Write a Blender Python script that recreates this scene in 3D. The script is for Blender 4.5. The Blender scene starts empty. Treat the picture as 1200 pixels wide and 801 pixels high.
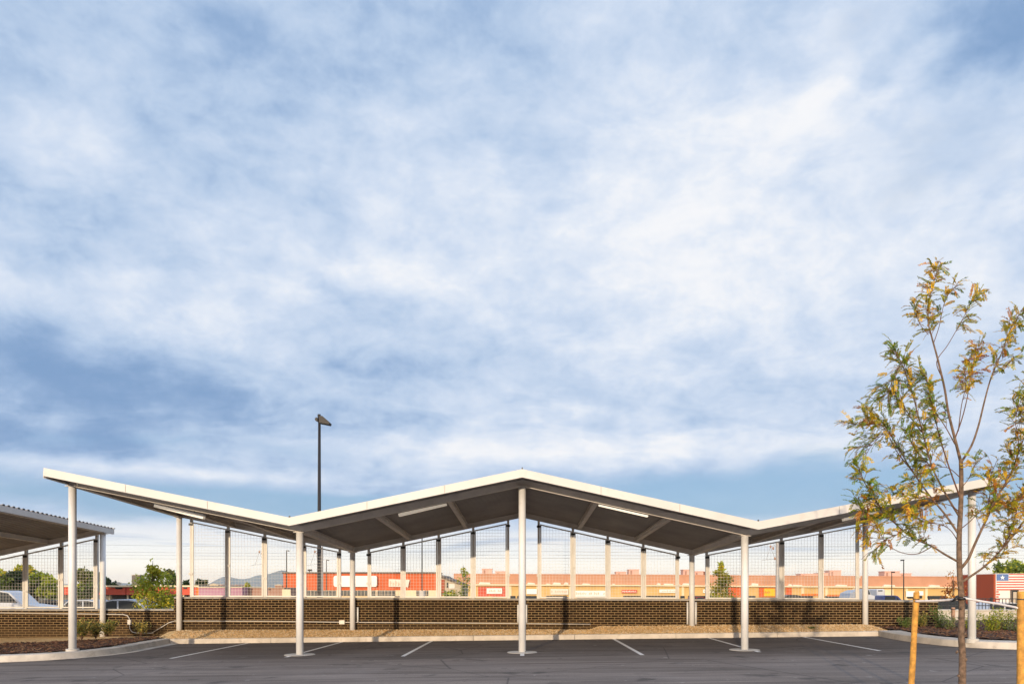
import bpy, math, random
from mathutils import Vector, Matrix, noise
R = math.radians
random.seed(7)
rnd = random.random
def U(a, b): return a + (b - a) * random.random()

sc = bpy.context.scene
COL = sc.collection
F, CX, CY, CZ = 850.0, 612.0, 688.0, 1.59       # focal length in photo pixels, vanishing point, eye height
def P(px, py, d): return Vector(((px - CX) * d / F, d, CZ + (CY - py) * d / F))
def X(px, d): return (px - CX) * d / F
def Z(py, d): return CZ + (CY - py) * d / F

# ------------------------------------------------------------------ camera / render
cam = bpy.data.cameras.new('camera'); camo = bpy.data.objects.new('camera', cam); COL.objects.link(camo)
camo.location = (0, 0, CZ); camo.rotation_euler = (R(90), 0, 0)
cam.sensor_width = 36; cam.lens = F / 1200 * 36
cam.shift_x = -12 / 1200; cam.shift_y = (CY - 400.5) / 1200
cam.clip_start = 0.1; cam.clip_end = 40000
sc.camera = camo
sc.view_settings.view_transform = 'Standard'; sc.view_settings.look = 'None'
sc.view_settings.exposure = 0; sc.view_settings.gamma = 1
sc.cycles.max_bounces = 6; sc.cycles.transparent_max_bounces = 8

# ------------------------------------------------------------------ node helpers
class NT:
    def __init__(s, tree): s.t = tree; s.n = tree.nodes; s.l = tree.links
    def node(s, kind, **kw):
        n = s.n.new(kind)
        for k, v in kw.items(): setattr(n, k, v)
        return n
    def put(s, sock, v):
        if hasattr(v, 'is_linked') or isinstance(v, bpy.types.NodeSocket): s.l.new(v, sock)
        else:
            if isinstance(v, (tuple, list)) and len(v) == 3 and sock.type == 'RGBA': v = (*v, 1)
            sock.default_value = v
    def m(s, op, a, b=None, c=None, clamp=False):
        n = s.node('ShaderNodeMath', operation=op); n.use_clamp = clamp
        s.put(n.inputs[0], a)
        if b is not None: s.put(n.inputs[1], b)
        if c is not None: s.put(n.inputs[2], c)
        return n.outputs[0]
    def vm(s, op, a, b=None, scale=None):
        n = s.node('ShaderNodeVectorMath', operation=op); s.put(n.inputs[0], a)
        if b is not None: s.put(n.inputs[1], b)
        if scale is not None: s.put(n.inputs['Scale'], scale)
        return n.outputs[0]
    def mix(s, f, a, b, blend='MIX'):
        n = s.node('ShaderNodeMix', data_type='RGBA', blend_type=blend)
        s.put(n.inputs[0], f); s.put(n.inputs[6], a); s.put(n.inputs[7], b)
        return n.outputs[2]
    def noise(s, vec, scale, detail=4, rough=.55, dist=0, lac=2.0):
        n = s.node('ShaderNodeTexNoise'); s.put(n.inputs['Vector'], vec)
        n.inputs['Scale'].default_value = scale; n.inputs['Detail'].default_value = detail
        n.inputs['Roughness'].default_value = rough; n.inputs['Distortion'].default_value = dist
        n.inputs['Lacunarity'].default_value = lac
        return n.outputs[0]
    def ramp(s, f, stops, interp='LINEAR'):
        n = s.node('ShaderNodeValToRGB'); n.color_ramp.interpolation = interp
        e = n.color_ramp.elements
        while len(e) < len(stops): e.new(0.5)
        for i, (p, c) in enumerate(stops):
            e[i].position = p
            e[i].color = (c, c, c, 1) if isinstance(c, (int, float)) else (*c, 1)
        s.put(n.inputs[0], f)
        return n.outputs[0]
    def smooth(s, v, a, b):
        n = s.node('ShaderNodeMapRange', interpolation_type='SMOOTHSTEP')
        s.put(n.inputs[0], v); n.inputs[1].default_value = a; n.inputs[2].default_value = b
        return n.outputs[0]
    def comb(s, x, y, z):
        n = s.node('ShaderNodeCombineXYZ'); s.put(n.inputs[0], x); s.put(n.inputs[1], y); s.put(n.inputs[2], z)
        return n.outputs[0]
    def sep(s, v):
        n = s.node('ShaderNodeSeparateXYZ'); s.put(n.inputs[0], v); return n.outputs

def mat(name, col, rough=.6, metal=0, var=.12, vscale=3, bump=0, bscale=40, spec=.5, emit=None, estr=0, trans=0, grime=None):
    m = bpy.data.materials.new(name); m.use_nodes = True
    nt = NT(m.node_tree); b = nt.n['Principled BSDF']
    co = nt.node('ShaderNodeTexCoord').outputs['Object']
    c = col
    if var:
        f = nt.noise(co, vscale, 5, .6)
        lo = tuple(max(0, x * (1 - var)) for x in col); hi = tuple(min(1, x * (1 + var)) for x in col)
        c = nt.mix(nt.smooth(f, .3, .7), lo, hi)
    if grime:
        g = nt.noise(co, grime[1], 6, .7)
        c = nt.mix(nt.m('MULTIPLY', nt.smooth(g, .55, .75), grime[2]), c, grime[0])
    nt.put(b.inputs['Base Color'], c)
    b.inputs['Roughness'].default_value = rough; b.inputs['Metallic'].default_value = metal
    b.inputs['Specular IOR Level'].default_value = spec
    if bump:
        bn = nt.node('ShaderNodeBump'); bn.inputs['Strength'].default_value = bump; bn.inputs['Distance'].default_value = .02
        nt.put(bn.inputs['Height'], nt.noise(co, bscale, 6, .7)); nt.l.new(bn.outputs[0], b.inputs['Normal'])
    if emit: b.inputs['Emission Color'].default_value = (*emit, 1); b.inputs['Emission Strength'].default_value = estr
    if trans:
        tr = nt.node('ShaderNodeBsdfTranslucent'); nt.put(tr.inputs[0], c)
        mx = nt.node('ShaderNodeMixShader'); mx.inputs[0].default_value = trans
        nt.l.new(b.outputs[0], mx.inputs[1]); nt.l.new(tr.outputs[0], mx.inputs[2])
        nt.l.new(mx.outputs[0], nt.n['Material Output'].inputs[0])
    return m

# ------------------------------------------------------------------ materials
M = {}
M['white_steel'] = mat('white_steel', (.72, .715, .71), .45, var=.07, vscale=1.6, grime=((.42, .38, .33), 3.2, .4))
M['fascia'] = mat('fascia_metal', (.62, .59, .56), .5, var=.06, vscale=.9, grime=((.42, .37, .31), 1.6, .4))
M['beam'] = mat('beam_steel', (.66, .61, .56), .5, var=.08)
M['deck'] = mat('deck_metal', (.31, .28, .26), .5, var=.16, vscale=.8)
M['post'] = mat('galvanised_post', (.62, .59, .55), .5, var=.08, vscale=2)
M['frame'] = mat('panel_frame_metal', (.68, .65, .6), .45, var=.06)
M['wire'] = mat('wire_metal', (.62, .59, .55), .5, var=0)
M['dark_metal'] = mat('dark_bracket_metal', (.03, .03, .03), .5, var=0)
M['bronze'] = mat('bronze_pole_paint', (.018, .015, .015), .6, var=.1)
M['galv'] = mat('galvanised_pole', (.36, .35, .34), .5, var=.12)
M['concrete'] = mat('kerb_concrete', (.55, .49, .42), .9, var=.16, vscale=2.2, bump=.3, bscale=60, grime=((.2, .15, .1), 2.6, .55))
M['footing'] = mat('footing_concrete', (.52, .49, .45), .9, var=.1, bump=.3)
M['cap'] = mat('wall_cap_stone', (.36, .33, .29), .85, var=.15, vscale=4, bump=.2)
M['light_wall'] = mat('pale_concrete', (.55, .5, .44), .9, var=.1, bump=.1)
M['conduit'] = mat('conduit_metal', (.62, .58, .53), .4, var=.05)
M['diffuser'] = mat('lamp_diffuser', (.8, .79, .76), .35, var=0, emit=(1, .85, .65), estr=.34)  # unlit diffusers: faint emission added so they look pale
M['diffuser_lit'] = mat('lamp_diffuser_lit', (.85, .83, .8), .35, var=0, emit=(1, .84, .62), estr=1.3)
M['stake'] = mat('stake_wood', (.62, .31, .06), .75, var=.3, vscale=14, bump=.5, bscale=60, grime=((.3, .13, .03), 9, .5))
M['oldwood'] = mat('weathered_wood', (.42, .25, .17), .8, var=.2, vscale=9)
M['strap'] = mat('strap_webbing', (.8, .74, .72), .8, var=.1, vscale=20)
M['rubber'] = mat('black_rubber', (.012, .012, .013), .5, var=0)
M['bark'] = mat('bark', (.19, .125, .085), .9, var=.4, vscale=22, bump=.8, bscale=70)
M['bark_far'] = mat('bark_far', (.10, .07, .05), .9, var=.2)
M['twig'] = mat('twig_bark', (.13, .065, .04), .85, var=.25, vscale=20)
for n, c in dict(leaf_green=(.15, .24, .012), leaf_olive=(.36, .34, .015), leaf_yellow=(.74, .47, .02), leaf_orange=(.50, .20, .02), leaf_rust=(.28, .09, .02)).items():
    M[n] = mat(n, c, .6, var=.25, vscale=5, trans=.28)
for n, c in dict(far_dark=(.03, .055, .018), far_mid=(.13, .18, .03), far_light=(.38, .42, .04), far_yellow=(.70, .56, .05), far_olive=(.18, .18, .05), shrub_green=(.16, .21, .05), shrub_grey=(.28, .29, .16), grass_gold=(.50, .38, .09)).items():
    M[n] = mat(n, c, .7, var=.25, vscale=2, trans=.35)
M['line'] = mat('stripe_paint', (.74, .72, .70), .6, var=.08, vscale=6, grime=((.2, .18, .17), 12, .5))
def facade(n, c, **k): M[n] = mat(n, c, .8, var=.07, vscale=.3, **k)
facade('orange_panel', (.58, .115, .03)); facade('terracotta', (.50, .25, .15)); facade('sand', (.62, .42, .17))
facade('cream_trim', (.75, .62, .42)); facade('red_paint', (.56, .09, .05)); facade('mauve', (.42, .22, .30)); facade('brown_roof', (.12, .09, .07))
facade('beige', (.48, .40, .30)); facade('roof_unit', (.62, .38, .31)); facade('rust_wall', (.36, .065, .022)); facade('white_wall', (.74, .7, .64))
facade('sign_white', (.82, .8, .76)); facade('sign_yellow', (.78, .48, .02)); facade('sign_orange', (.68, .2, .04)); facade('flag_red', (.55, .09, .06)); facade('flag_blue', (.10, .17, .36))
facade('brownpink', (.36, .20, .15)); facade('tower_grey', (.14, .12, .11)); facade('sign_letter', (.62, .42, .3)); facade('awning_white', (.72, .66, .56))
M['glass'] = mat('dark_glass', (.03, .035, .04), .15, var=0)
M['car_white'] = mat('car_paint_white', (.52, .54, .58), .3, var=0); M['car_silver'] = mat('car_paint_silver', (.36, .40, .47), .3, metal=.3, var=0)
M['car_blue'] = mat('car_paint_blue', (.03, .05, .17), .3, var=0); M['car_red'] = mat('car_paint_red', (.25, .02, .02), .3, var=0); M['car_dark'] = mat('car_paint_dark', (.03, .03, .035), .3, var=0)
M['tyre'] = mat('tyre_rubber', (.02, .02, .02), .9, var=0); M['rim'] = mat('wheel_metal', (.4, .4, .4), .4, var=0)
M['lamp_glass'] = mat('headlight_lens', (.7, .7, .65), .2, var=0)
M['mountain'] = mat('mountain_slope', (.10, .12, .10), .95, var=.3, vscale=.002)

def brick():
    m = bpy.data.materials.new('brown_brick'); m.use_nodes = True; nt = NT(m.node_tree); b = nt.n['Principled BSDF']
    co = nt.node('ShaderNodeTexCoord').outputs['Object']; s = nt.sep(co)
    v = nt.comb(nt.m('ADD', s[0], s[1]), s[2], 0.0)
    t = nt.node('ShaderNodeTexBrick'); nt.put(t.inputs['Vector'], v)
    t.inputs['Scale'].default_value = 1; t.inputs['Brick Width'].default_value = .225; t.inputs['Row Height'].default_value = .0787
    t.inputs['Mortar Size'].default_value = .0075; t.inputs['Mortar Smooth'].default_value = .25; t.inputs['Bias'].default_value = -.1
    t.inputs['Color1'].default_value = (.010, .006, .004, 1); t.inputs['Color2'].default_value = (.040, .020, .010, 1)
    t.inputs['Mortar'].default_value = (.40, .27, .13, 1)
    big = nt.noise(co, .8, 4, .6)
    c = nt.mix(nt.m('MULTIPLY', nt.smooth(big, .4, .7), .35), t.outputs[0], (.03, .018, .010), 'MIX')
    eff = nt.noise(nt.comb(nt.m('MULTIPLY', s[0], 1.4), nt.m('MULTIPLY', s[2], .5), 3.0), 2.2, 6, .7)
    c = nt.mix(nt.m('MULTIPLY', nt.smooth(eff, .58, .8), .22), c, (.30, .22, .14))
    c = nt.mix(nt.m('MULTIPLY', nt.m('SUBTRACT', 1.0, nt.smooth(nt.m('ADD', s[2], nt.m('MULTIPLY', eff, .3)), .35, .62)), .45), c, (.11, .07, .035))
    c = nt.mix(nt.m('MULTIPLY', nt.noise(co, 30, 3), .3), c, (.5, .5, .5), 'MULTIPLY')
    nt.put(b.inputs['Base Color'], c); b.inputs['Roughness'].default_value = .85; b.inputs['Specular IOR Level'].default_value = .15
    bn = nt.node('ShaderNodeBump'); bn.inputs['Strength'].default_value = .6; bn.inputs['Distance'].default_value = .008; bn.invert = True
    nt.l.new(t.outputs['Fac'], bn.inputs['Height']); nt.l.new(bn.outputs[0], b.inputs['Normal'])
    return m
M['brick'] = brick()

def asphalt():
    m = bpy.data.materials.new('asphalt'); m.use_nodes = True; nt = NT(m.node_tree); b = nt.n['Principled BSDF']
    co = nt.node('ShaderNodeTexCoord').outputs['Object']; s = nt.sep(co)
    fine = nt.noise(co, 60, 5, .75)
    strk = nt.noise(nt.comb(nt.m('MULTIPLY', s[0], .16), nt.m('MULTIPLY', s[1], 2.0), 0.0), 1.3, 6, .62, .4)
    big = nt.noise(co, .22, 5, .6, .6)
    c = nt.mix(nt.smooth(strk, .32, .68), (.105, .083, .071), (.215, .174, .150))
    stall = nt.m('MULTIPLY', nt.smooth(s[1], 15.2, 17.8), .55)      # newer asphalt under the canopy, with its shade also painted darker
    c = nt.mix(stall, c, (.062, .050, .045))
    c = nt.mix(nt.m('MULTIPLY', nt.smooth(big, .45, .7), .35), c, (.24, .205, .19))
    c = nt.mix(.55, c, nt.mix(nt.smooth(fine, .3, .7), (.25, .25, .25), (.78, .78, .78)), 'OVERLAY')
    # pale scuffs, drips and a few oil spots
    sp = nt.noise(co, 3.3, 3, .5); c = nt.mix(nt.m('MULTIPLY', nt.smooth(sp, .69, .74), .55), c, (.36, .33, .31))
    oil = nt.noise(co, 1.15, 3, .5, .3); c = nt.mix(nt.m('MULTIPLY', nt.smooth(oil, .60, .72), .6), c, (.03, .026, .024))
    drip = nt.noise(nt.vm('ADD', co, (4, 9, 0)), 2.6, 2, .4); c = nt.mix(nt.m('MULTIPLY', nt.smooth(drip, .70, .73), .55), c, (.03, .027, .025))
    tyre = nt.noise(nt.comb(nt.m('MULTIPLY', s[0], .05), nt.m('MULTIPLY', s[1], 4.2), 5.0), 1.1, 4, .5, .5)
    c = nt.mix(nt.m('MULTIPLY', nt.smooth(tyre, .56, .64), .30), c, (.05, .042, .038))
    c = nt.mix(nt.m('MULTIPLY', nt.smooth(tyre, .30, .40), 0.0), c, (.05, .042, .038))
    grit = nt.noise(co, 22, 2, .6); c = nt.mix(nt.m('MULTIPLY', nt.smooth(grit, .68, .74), .5), c, (.34, .29, .25))
    # crack seams
    w = nt.node('ShaderNodeTexVoronoi', feature='DISTANCE_TO_EDGE'); nt.put(w.inputs['Vector'], nt.vm('ADD', co, nt.vm('SCALE', nt.node('ShaderNodeTexNoise').outputs[1], scale=.6))); w.inputs['Scale'].default_value = .23
    c = nt.mix(nt.m('MULTIPLY', nt.m('SUBTRACT', 1.0, nt.smooth(w.outputs[0], 0.0, .006)), .6), c, (.025, .023, .023))
    nt.put(b.inputs['Base Color'], c); nt.put(b.inputs['Roughness'], nt.m('ADD', .72, nt.m('MULTIPLY', big, .25)))
    b.inputs['Specular IOR Level'].default_value = .35
    bn = nt.node('ShaderNodeBump'); bn.inputs['Strength'].default_value = .5; bn.inputs['Distance'].default_value = .01
    nt.put(bn.inputs['Height'], nt.noise(co, 90, 4, .8)); nt.l.new(bn.outputs[0], b.inputs['Normal'])
    return m
M['asphalt'] = asphalt()

def ground_mix(name, cols, scale, bump, dist=.03):
    m = bpy.data.materials.new(name); m.use_nodes = True; nt = NT(m.node_tree); b = nt.n['Principled BSDF']
    co = nt.node('ShaderNodeTexCoord').outputs['Object']
    v = nt.node('ShaderNodeTexVoronoi'); nt.put(v.inputs['Vector'], co); v.inputs['Scale'].default_value = scale
    r = nt.ramp(nt.sep(v.outputs['Color'])[0], [(i / (len(cols) - 1), c) for i, c in enumerate(cols)])
    big = nt.noise(co, 1.1, 4, .6)
    c = nt.mix(nt.m('MULTIPLY', nt.smooth(big, .35, .7), .35), r, cols[0])
    nt.put(b.inputs['Base Color'], c); b.inputs['Roughness'].default_value = .95
    bn = nt.node('ShaderNodeBump'); bn.inputs['Strength'].default_value = bump; bn.inputs['Distance'].default_value = dist; bn.invert = True
    nt.l.new(v.outputs['Distance'], bn.inputs['Height']); nt.l.new(bn.outputs[0], b.inputs['Normal'])
    return m
M['gravel'] = ground_mix('tan_gravel', [(.56, .34, .14), (.72, .48, .22), (.80, .60, .32), (.62, .40, .18)], 26, .9)
M['mulch'] = ground_mix('bark_mulch', [(.035, .016, .010), (.075, .032, .018), (.12, .055, .03), (.05, .022, .014)], 22, 1.0, .05)
M['terrain'] = ground_mix('dry_ground', [(.12, .10, .06), (.16, .13, .08), (.10, .10, .05)], .5, .2)

# ------------------------------------------------------------------ mesh helpers
class MB:
    def __init__(s): s.v = []; s.f = []; s.mi = []; s.cur = 0
    def add(s, vs, fs):
        o = len(s.v); s.v += [tuple(v) for v in vs]; s.f += [tuple(i + o for i in f) for f in fs]; s.mi += [s.cur] * len(fs)
    def box(s, x0, y0, z0, x1, y1, z1):
        s.add([(x0, y0, z0), (x1, y0, z0), (x1, y1, z0), (x0, y1, z0), (x0, y0, z1), (x1, y0, z1), (x1, y1, z1), (x0, y1, z1)],
              [(0, 3, 2, 1), (4, 5, 6, 7), (0, 1, 5, 4), (1, 2, 6, 5), (2, 3, 7, 6), (3, 0, 4, 7)])
    def cbox(s, x0, y0, z0, x1, y1, z1, c=.01):      # box with chamfered vertical and top edges
        b = c
        ring = lambda x0, y0, x1, y1, z: [(x0 + b, y0, z), (x1 - b, y0, z), (x1, y0 + b, z), (x1, y1 - b, z), (x1 - b, y1, z), (x0 + b, y1, z), (x0, y1 - b, z), (x0, y0 + b, z)]
        r = ring(x0, y0, x1, y1, z0) + ring(x0, y0, x1, y1, z1 - b) + ring(x0 + b, y0 + b, x1 - b, y1 - b, z1)
        fs = [tuple(range(7, -1, -1)), tuple(range(16, 24))]
        for k in range(2):
            for i in range(8): j = (i + 1) % 8; fs.append((k * 8 + i, k * 8 + j, k * 8 + 8 + j, k * 8 + 8 + i))
        s.add(r, fs)
    def tube(s, pts, rad, n=10, cap=True):
        pts = [Vector(p) for p in pts]; k = len(pts)
        if not isinstance(rad, (list, tuple)): rad = [rad] * k
        vs, fs = [], []; up = None
        for i, p in enumerate(pts):
            t = (pts[min(i + 1, k - 1)] - pts[max(i - 1, 0)])
            t = t.normalized() if t.length > 1e-9 else Vector((0, 0, 1))
            if up is None:
                up = Vector((0, 1, 0)) if abs(t.y) < .9 else Vector((1, 0, 0))
            a = (up - t * up.dot(t)).normalized(); up = a; b = t.cross(a)
            for j in range(n):
                w = 2 * math.pi * j / n; vs.append(p + (a * math.cos(w) + b * math.sin(w)) * rad[i])
        for i in range(k - 1):
            for j in range(n): q = (j + 1) % n; fs.append((i * n + j, i * n + q, (i + 1) * n + q, (i + 1) * n + j))
        if cap: fs.append(tuple(range(n - 1, -1, -1))); fs.append(tuple((k - 1) * n + j for j in range(n)))
        s.add(vs, fs)
    def bar(s, a, b, w, h):                          # rectangular bar from a to b, h vertical-ish
        a, b = Vector(a), Vector(b); t = (b - a).normalized()
        up = Vector((0, 0, 1)) if abs(t.z) < .95 else Vector((0, 1, 0))
        sd = t.cross(up).normalized() * w / 2; u = sd.cross(t).normalized() * h / 2
        s.add([a - sd - u, a + sd - u, a + sd + u, a - sd + u, b - sd - u, b + sd - u, b + sd + u, b - sd + u],
              [(0, 3, 2, 1), (4, 5, 6, 7), (0, 1, 5, 4), (1, 2, 6, 5), (2, 3, 7, 6), (3, 0, 4, 7)])
    def sweep_x(s, sec, st):                         # sec: closed (y,dz); st: [(x,z)]
        n = len(sec); vs = [(x, y, z + dz) for x, z in st for y, dz in sec]; fs = []
        for i in range(len(st) - 1):
            for j in range(n): q = (j + 1) % n; fs.append((i * n + j, (i + 1) * n + j, (i + 1) * n + q, i * n + q))
        fs.append(tuple(range(n))); fs.append(tuple((len(st) - 1) * n + j for j in range(n - 1, -1, -1)))
        s.add(vs, fs)
    def sweep_y(s, sec, st):                         # sec: closed (x,dz); st: [(x0,y,z)]
        n = len(sec); vs = [(x0 + x, y, z + dz) for x0, y, z in st for x, dz in sec]; fs = []
        for i in range(len(st) - 1):
            for j in range(n): q = (j + 1) % n; fs.append((i * n + j, i * n + q, (i + 1) * n + q, (i + 1) * n + j))
        fs.append(tuple(range(n - 1, -1, -1))); fs.append(tuple((len(st) - 1) * n + j for j in range(n)))
        s.add(vs, fs)
    def prism(s, poly, y0, y1):                      # poly: (x,z) extruded in y
        s.sweep_y([(x, z) for x, z in poly], [(0, y0, 0), (0, y1, 0)])
    def leaf(s, p, d, n, L, W):                      # kite shaped leaf
        d = d.normalized(); sd = d.cross(n)
        sd = sd.normalized() if sd.length > 1e-6 else Vector((1, 0, 0))
        s.add([p, p + d * L * .45 + sd * W / 2, p + d * L, p + d * L * .45 - sd * W / 2], [(0, 1, 2, 3)])
    def build(s, name, m, parent=None, smooth=False):
        me = bpy.data.meshes.new(name); me.from_pydata(s.v, [], s.f); me.update()
        ms = m if isinstance(m, (list, tuple)) else [m]
        for x in ms: me.materials.append(M[x] if isinstance(x, str) else x)
        if len(ms) > 1: me.polygons.foreach_set('material_index', s.mi)
        if smooth is True: me.polygons.foreach_set('use_smooth', [True] * len(me.polygons))
        elif smooth:                                    # smooth only the sides (quads)
            me.polygons.foreach_set('use_smooth', [len(p.vertices) == 4 for p in me.polygons])
        o = bpy.data.objects.new(name, me); COL.objects.link(o)
        if parent: o.parent = parent; o.matrix_parent_inverse = Matrix.Translation(-world(parent))
        return o
def world(o):
    v = Vector(o.location)
    return v
def tag(o, label=None, cat=None, group=None, kind=None):
    if label: o['label'] = label
    if cat: o['category'] = cat
    if group: o['group'] = group
    if kind: o['kind'] = kind
    return o
def empty(name, loc, label, cat, group=None):
    o = bpy.data.objects.new(name, None); COL.objects.link(o); o.location = loc; o.empty_display_size = .2
    return tag(o, label, cat, group)
def lerp_pts(st, x):
    if x <= st[0][0]: return st[0][1]
    for (a, za), (b, zb) in zip(st, st[1:]):
        if x <= b: return za + (zb - za) * (x - a) / (b - a)
    return st[-1][1]

# ------------------------------------------------------------------ ground
def zg(x): return .011 * max(-26, min(26, x))
def grid_obj(name, x0, x1, y0, y1, nx, ny, zf, m):
    b = MB(); vs = []; fs = []
    for j in range(ny + 1):
        for i in range(nx + 1):
            x = x0 + (x1 - x0) * i / nx; y = y0 + (y1 - y0) * j / ny; vs.append((x, y, zf(x, y)))
    for j in range(ny):
        for i in range(nx): a = j * (nx + 1) + i; fs.append((a, a + 1, a + nx + 2, a + nx + 1))
    b.add(vs, fs); return b.build(name, m, smooth=True)
def gz(d): t = max(0, min(1, (d - 85) / 30)); return -.62 - 1.68 * t
b = MB(); rows = [-9000, -400, 0, 60, 85, 90, 95, 100, 105, 110, 115, 160, 400, 9500]; colsx = [-9000, -600, -200, 0, 200, 600, 9000]
b.add([(x, y, gz(y)) for y in rows for x in colsx], [(j * 7 + i, j * 7 + i + 1, j * 7 + i + 8, j * 7 + i + 7) for j in range(len(rows) - 1) for i in range(6)])
tag(b.build('ground', 'terrain'), kind='structure')
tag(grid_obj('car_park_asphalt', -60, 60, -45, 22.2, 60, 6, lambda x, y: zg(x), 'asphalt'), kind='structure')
road = grid_obj('road', -120, 120, 30, 84.5, 4, 4, lambda x, y: -.6, 'asphalt'); tag(road, kind='structure')

WALLF = 23.55
base_st = [(-26, .10), (-11.5, .13), (-11.2, .205), (0, .225), (2.15, .225), (2.5, .335), (11.0, .395), (11.6, .31), (26, .31)]
def zgrav(x, y):
    k0 = zg(x) + .135; k1 = lerp_pts(base_st, x); t = max(0, min(1, (y - 22.2) / 1.1)); t = t * t * (3 - 2 * t)
    return k0 + (k1 - k0) * t + .014 * noise.noise(Vector((x * 5, y * 5, 0))) + .012 * noise.noise(Vector((x * 1.3, y * 2, 4)))
tag(grid_obj('gravel_strip', -11.3, 11.4, 22.19, 23.6, 420, 26, zgrav, 'gravel'), kind='structure')
def zgl(x, y):
    return zg(x) + .10 + .03 * (y - 18) / 5 + .015 * noise.noise(Vector((x * 4, y * 4, 0)))
def clip_grid(name, inside, x0, x1, y0, y1, step, zf, m):
    b = MB(); idx = {}; vs = []; fs = []
    nx = int((x1 - x0) / step); ny = int((y1 - y0) / step)
    def vid(i, j):
        if (i, j) not in idx:
            x = x0 + i * step; y = y0 + j * step; idx[(i, j)] = len(vs); vs.append((x, y, zf(x, y)))
        return idx[(i, j)]
    for i in range(nx):
        for j in range(ny):
            if inside(x0 + (i + .5) * step, y0 + (j + .5) * step): fs.append((vid(i, j), vid(i + 1, j), vid(i + 1, j + 1), vid(i, j + 1)))
    b.add(vs, fs); return b.build(name, m, smooth=True)

# straight kerb in front of the wall, with joints every 3 m
b = MB()
xs = [-10.72 + i * (21.55 / 7) for i in range(8)]
for a, c in zip(xs, xs[1:]):
    a += .006; c -= .006
    st = [(a, zg(a)), (c, zg(c))]
    b.sweep_x([(22.04, -.1), (22.2, -.1), (22.2, .148), (22.085, .15), (22.06, .14), (22.05, .12)], st)
tag(b.build('kerb', 'concrete'), kind='structure')

def path_kerb(name, pts, width, h, m='concrete', side=1):
    # dense resample by Catmull-Rom
    P2 = [Vector((x, y, 0)) for x, y in pts]; out = []
    for i in range(len(P2) - 1):
        p0 = P2[max(i - 1, 0)]; p1 = P2[i]; p2 = P2[i + 1]; p3 = P2[min(i + 2, len(P2) - 1)]
        for k in range(6):
            t = k / 6
            out.append(.5 * ((2 * p1) + (p2 - p0) * t + (2 * p0 - 5 * p1 + 4 * p2 - p3) * t * t + (3 * p1 - p0 - 3 * p2 + p3) * t ** 3))
    out.append(P2[-1])
    sec = [(0, -.1), (.0, .01), (.045, h * .92), (.075, h), (width, h), (width, -.1)]
    vs, fs = [], []; n = len(sec); inner = []
    for i, p in enumerate(out):
        t = (out[min(i + 1, len(out) - 1)] - out[max(i - 1, 0)]).normalized(); nr = Vector((-t.y, t.x, 0)) * side
        for w, z in sec:
            q = p + nr * w; vs.append((q.x, q.y, zg(q.x) + z))
        q = p + nr * (width - .03); inner.append((q.x, q.y))
    for i in range(len(out) - 1):
        for j in range(n): q = (j + 1) % n; fs.append((i * n + j, (i + 1) * n + j, (i + 1) * n + q, i * n + q))
    fs.append(tuple(range(n))); fs.append(tuple((len(out) - 1) * n + j for j in range(n - 1, -1, -1)))
    b = MB(); b.add(vs, fs); o = b.build(name, m, smooth=False); tag(o, kind='structure')
    return inner
inL = path_kerb('kerb_left', [(-10.72, 22.2), (-10.6, 20.6), (-10.45, 19.2), (-10.55, 18.3), (-10.95, 17.4), (-11.5, 16.95), (-12.4, 16.65), (-14, 16.4), (-17, 16.3), (-30, 16.3)], .42, .155, side=1 if False else -1)
inR = path_kerb('kerb_right', [(10.85, 22.2), (10.62, 20.9), (10.55, 19.5), (10.8, 18.1), (11.5, 17.25), (12.6, 16.9), (14, 16.75), (17, 16.65), (30, 16.6)], .7, .165, side=1)
# gutter pan beside the left kerb
b = MB()
pan = [(-10.66, 22.05), (-10.52, 20.6), (-10.37, 19.2), (-10.47, 18.3), (-10.85, 17.4)]
vs = []; fs = []
for i, (x, y) in enumerate(pan):
    vs += [(x - .15, y, zg(x) + .006), (x + .22 - .03 * i, y, zg(x) + .006)]
for i in range(len(pan) - 1): fs.append((2 * i, 2 * i + 1, 2 * i + 3, 2 * i + 2))
b.add(vs, fs); tag(b.build('gutter_pan', 'concrete'), kind='structure')

def in_poly(poly):
    def f(x, y):
        c = False; j = len(poly) - 1
        for i in range(len(poly)):
            xi, yi = poly[i]; xj, yj = poly[j]
            if (yi > y) != (yj > y) and x < (xj - xi) * (y - yi) / (yj - yi) + xi: c = not c
            j = i
        return c
    return f
polyL = inL + [(-30, 23.6), (-11.0, 23.6), (-11.1, 22.2)]
polyR = inR + [(30, 27.2), (10.9, 27.2), (11.3, 22.3)]
tag(clip_grid('gravel_bed', in_poly(polyL), -30, -10, 16, 23.7, .12, lambda x, y: zg(x) + .13 + .004 * max(0, y - 18) + .012 * noise.noise(Vector((x * 4, y * 4, 0))), 'gravel'), kind='structure')
def mulL(x, y): return in_poly(polyL)(x, y) and y < 23.3 + (x + 11.0) * .78
def zmul(x, y): return zg(x) + .165 + .04 * abs(noise.noise(Vector((x * 3, y * 3, 2)))) + .03 * noise.noise(Vector((x * 9, y * 9, 2)))
tag(clip_grid('mulch_bed_left', mulL, -30, -10, 16, 23.7, .08, zmul, 'mulch'), kind='structure')
def zmur(x, y): return zmul(x, y) + .02
tag(clip_grid('mulch_bed_right', in_poly(polyR), 10, 30, 16, 27.2, .1, zmur, 'mulch'), kind='structure')
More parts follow.
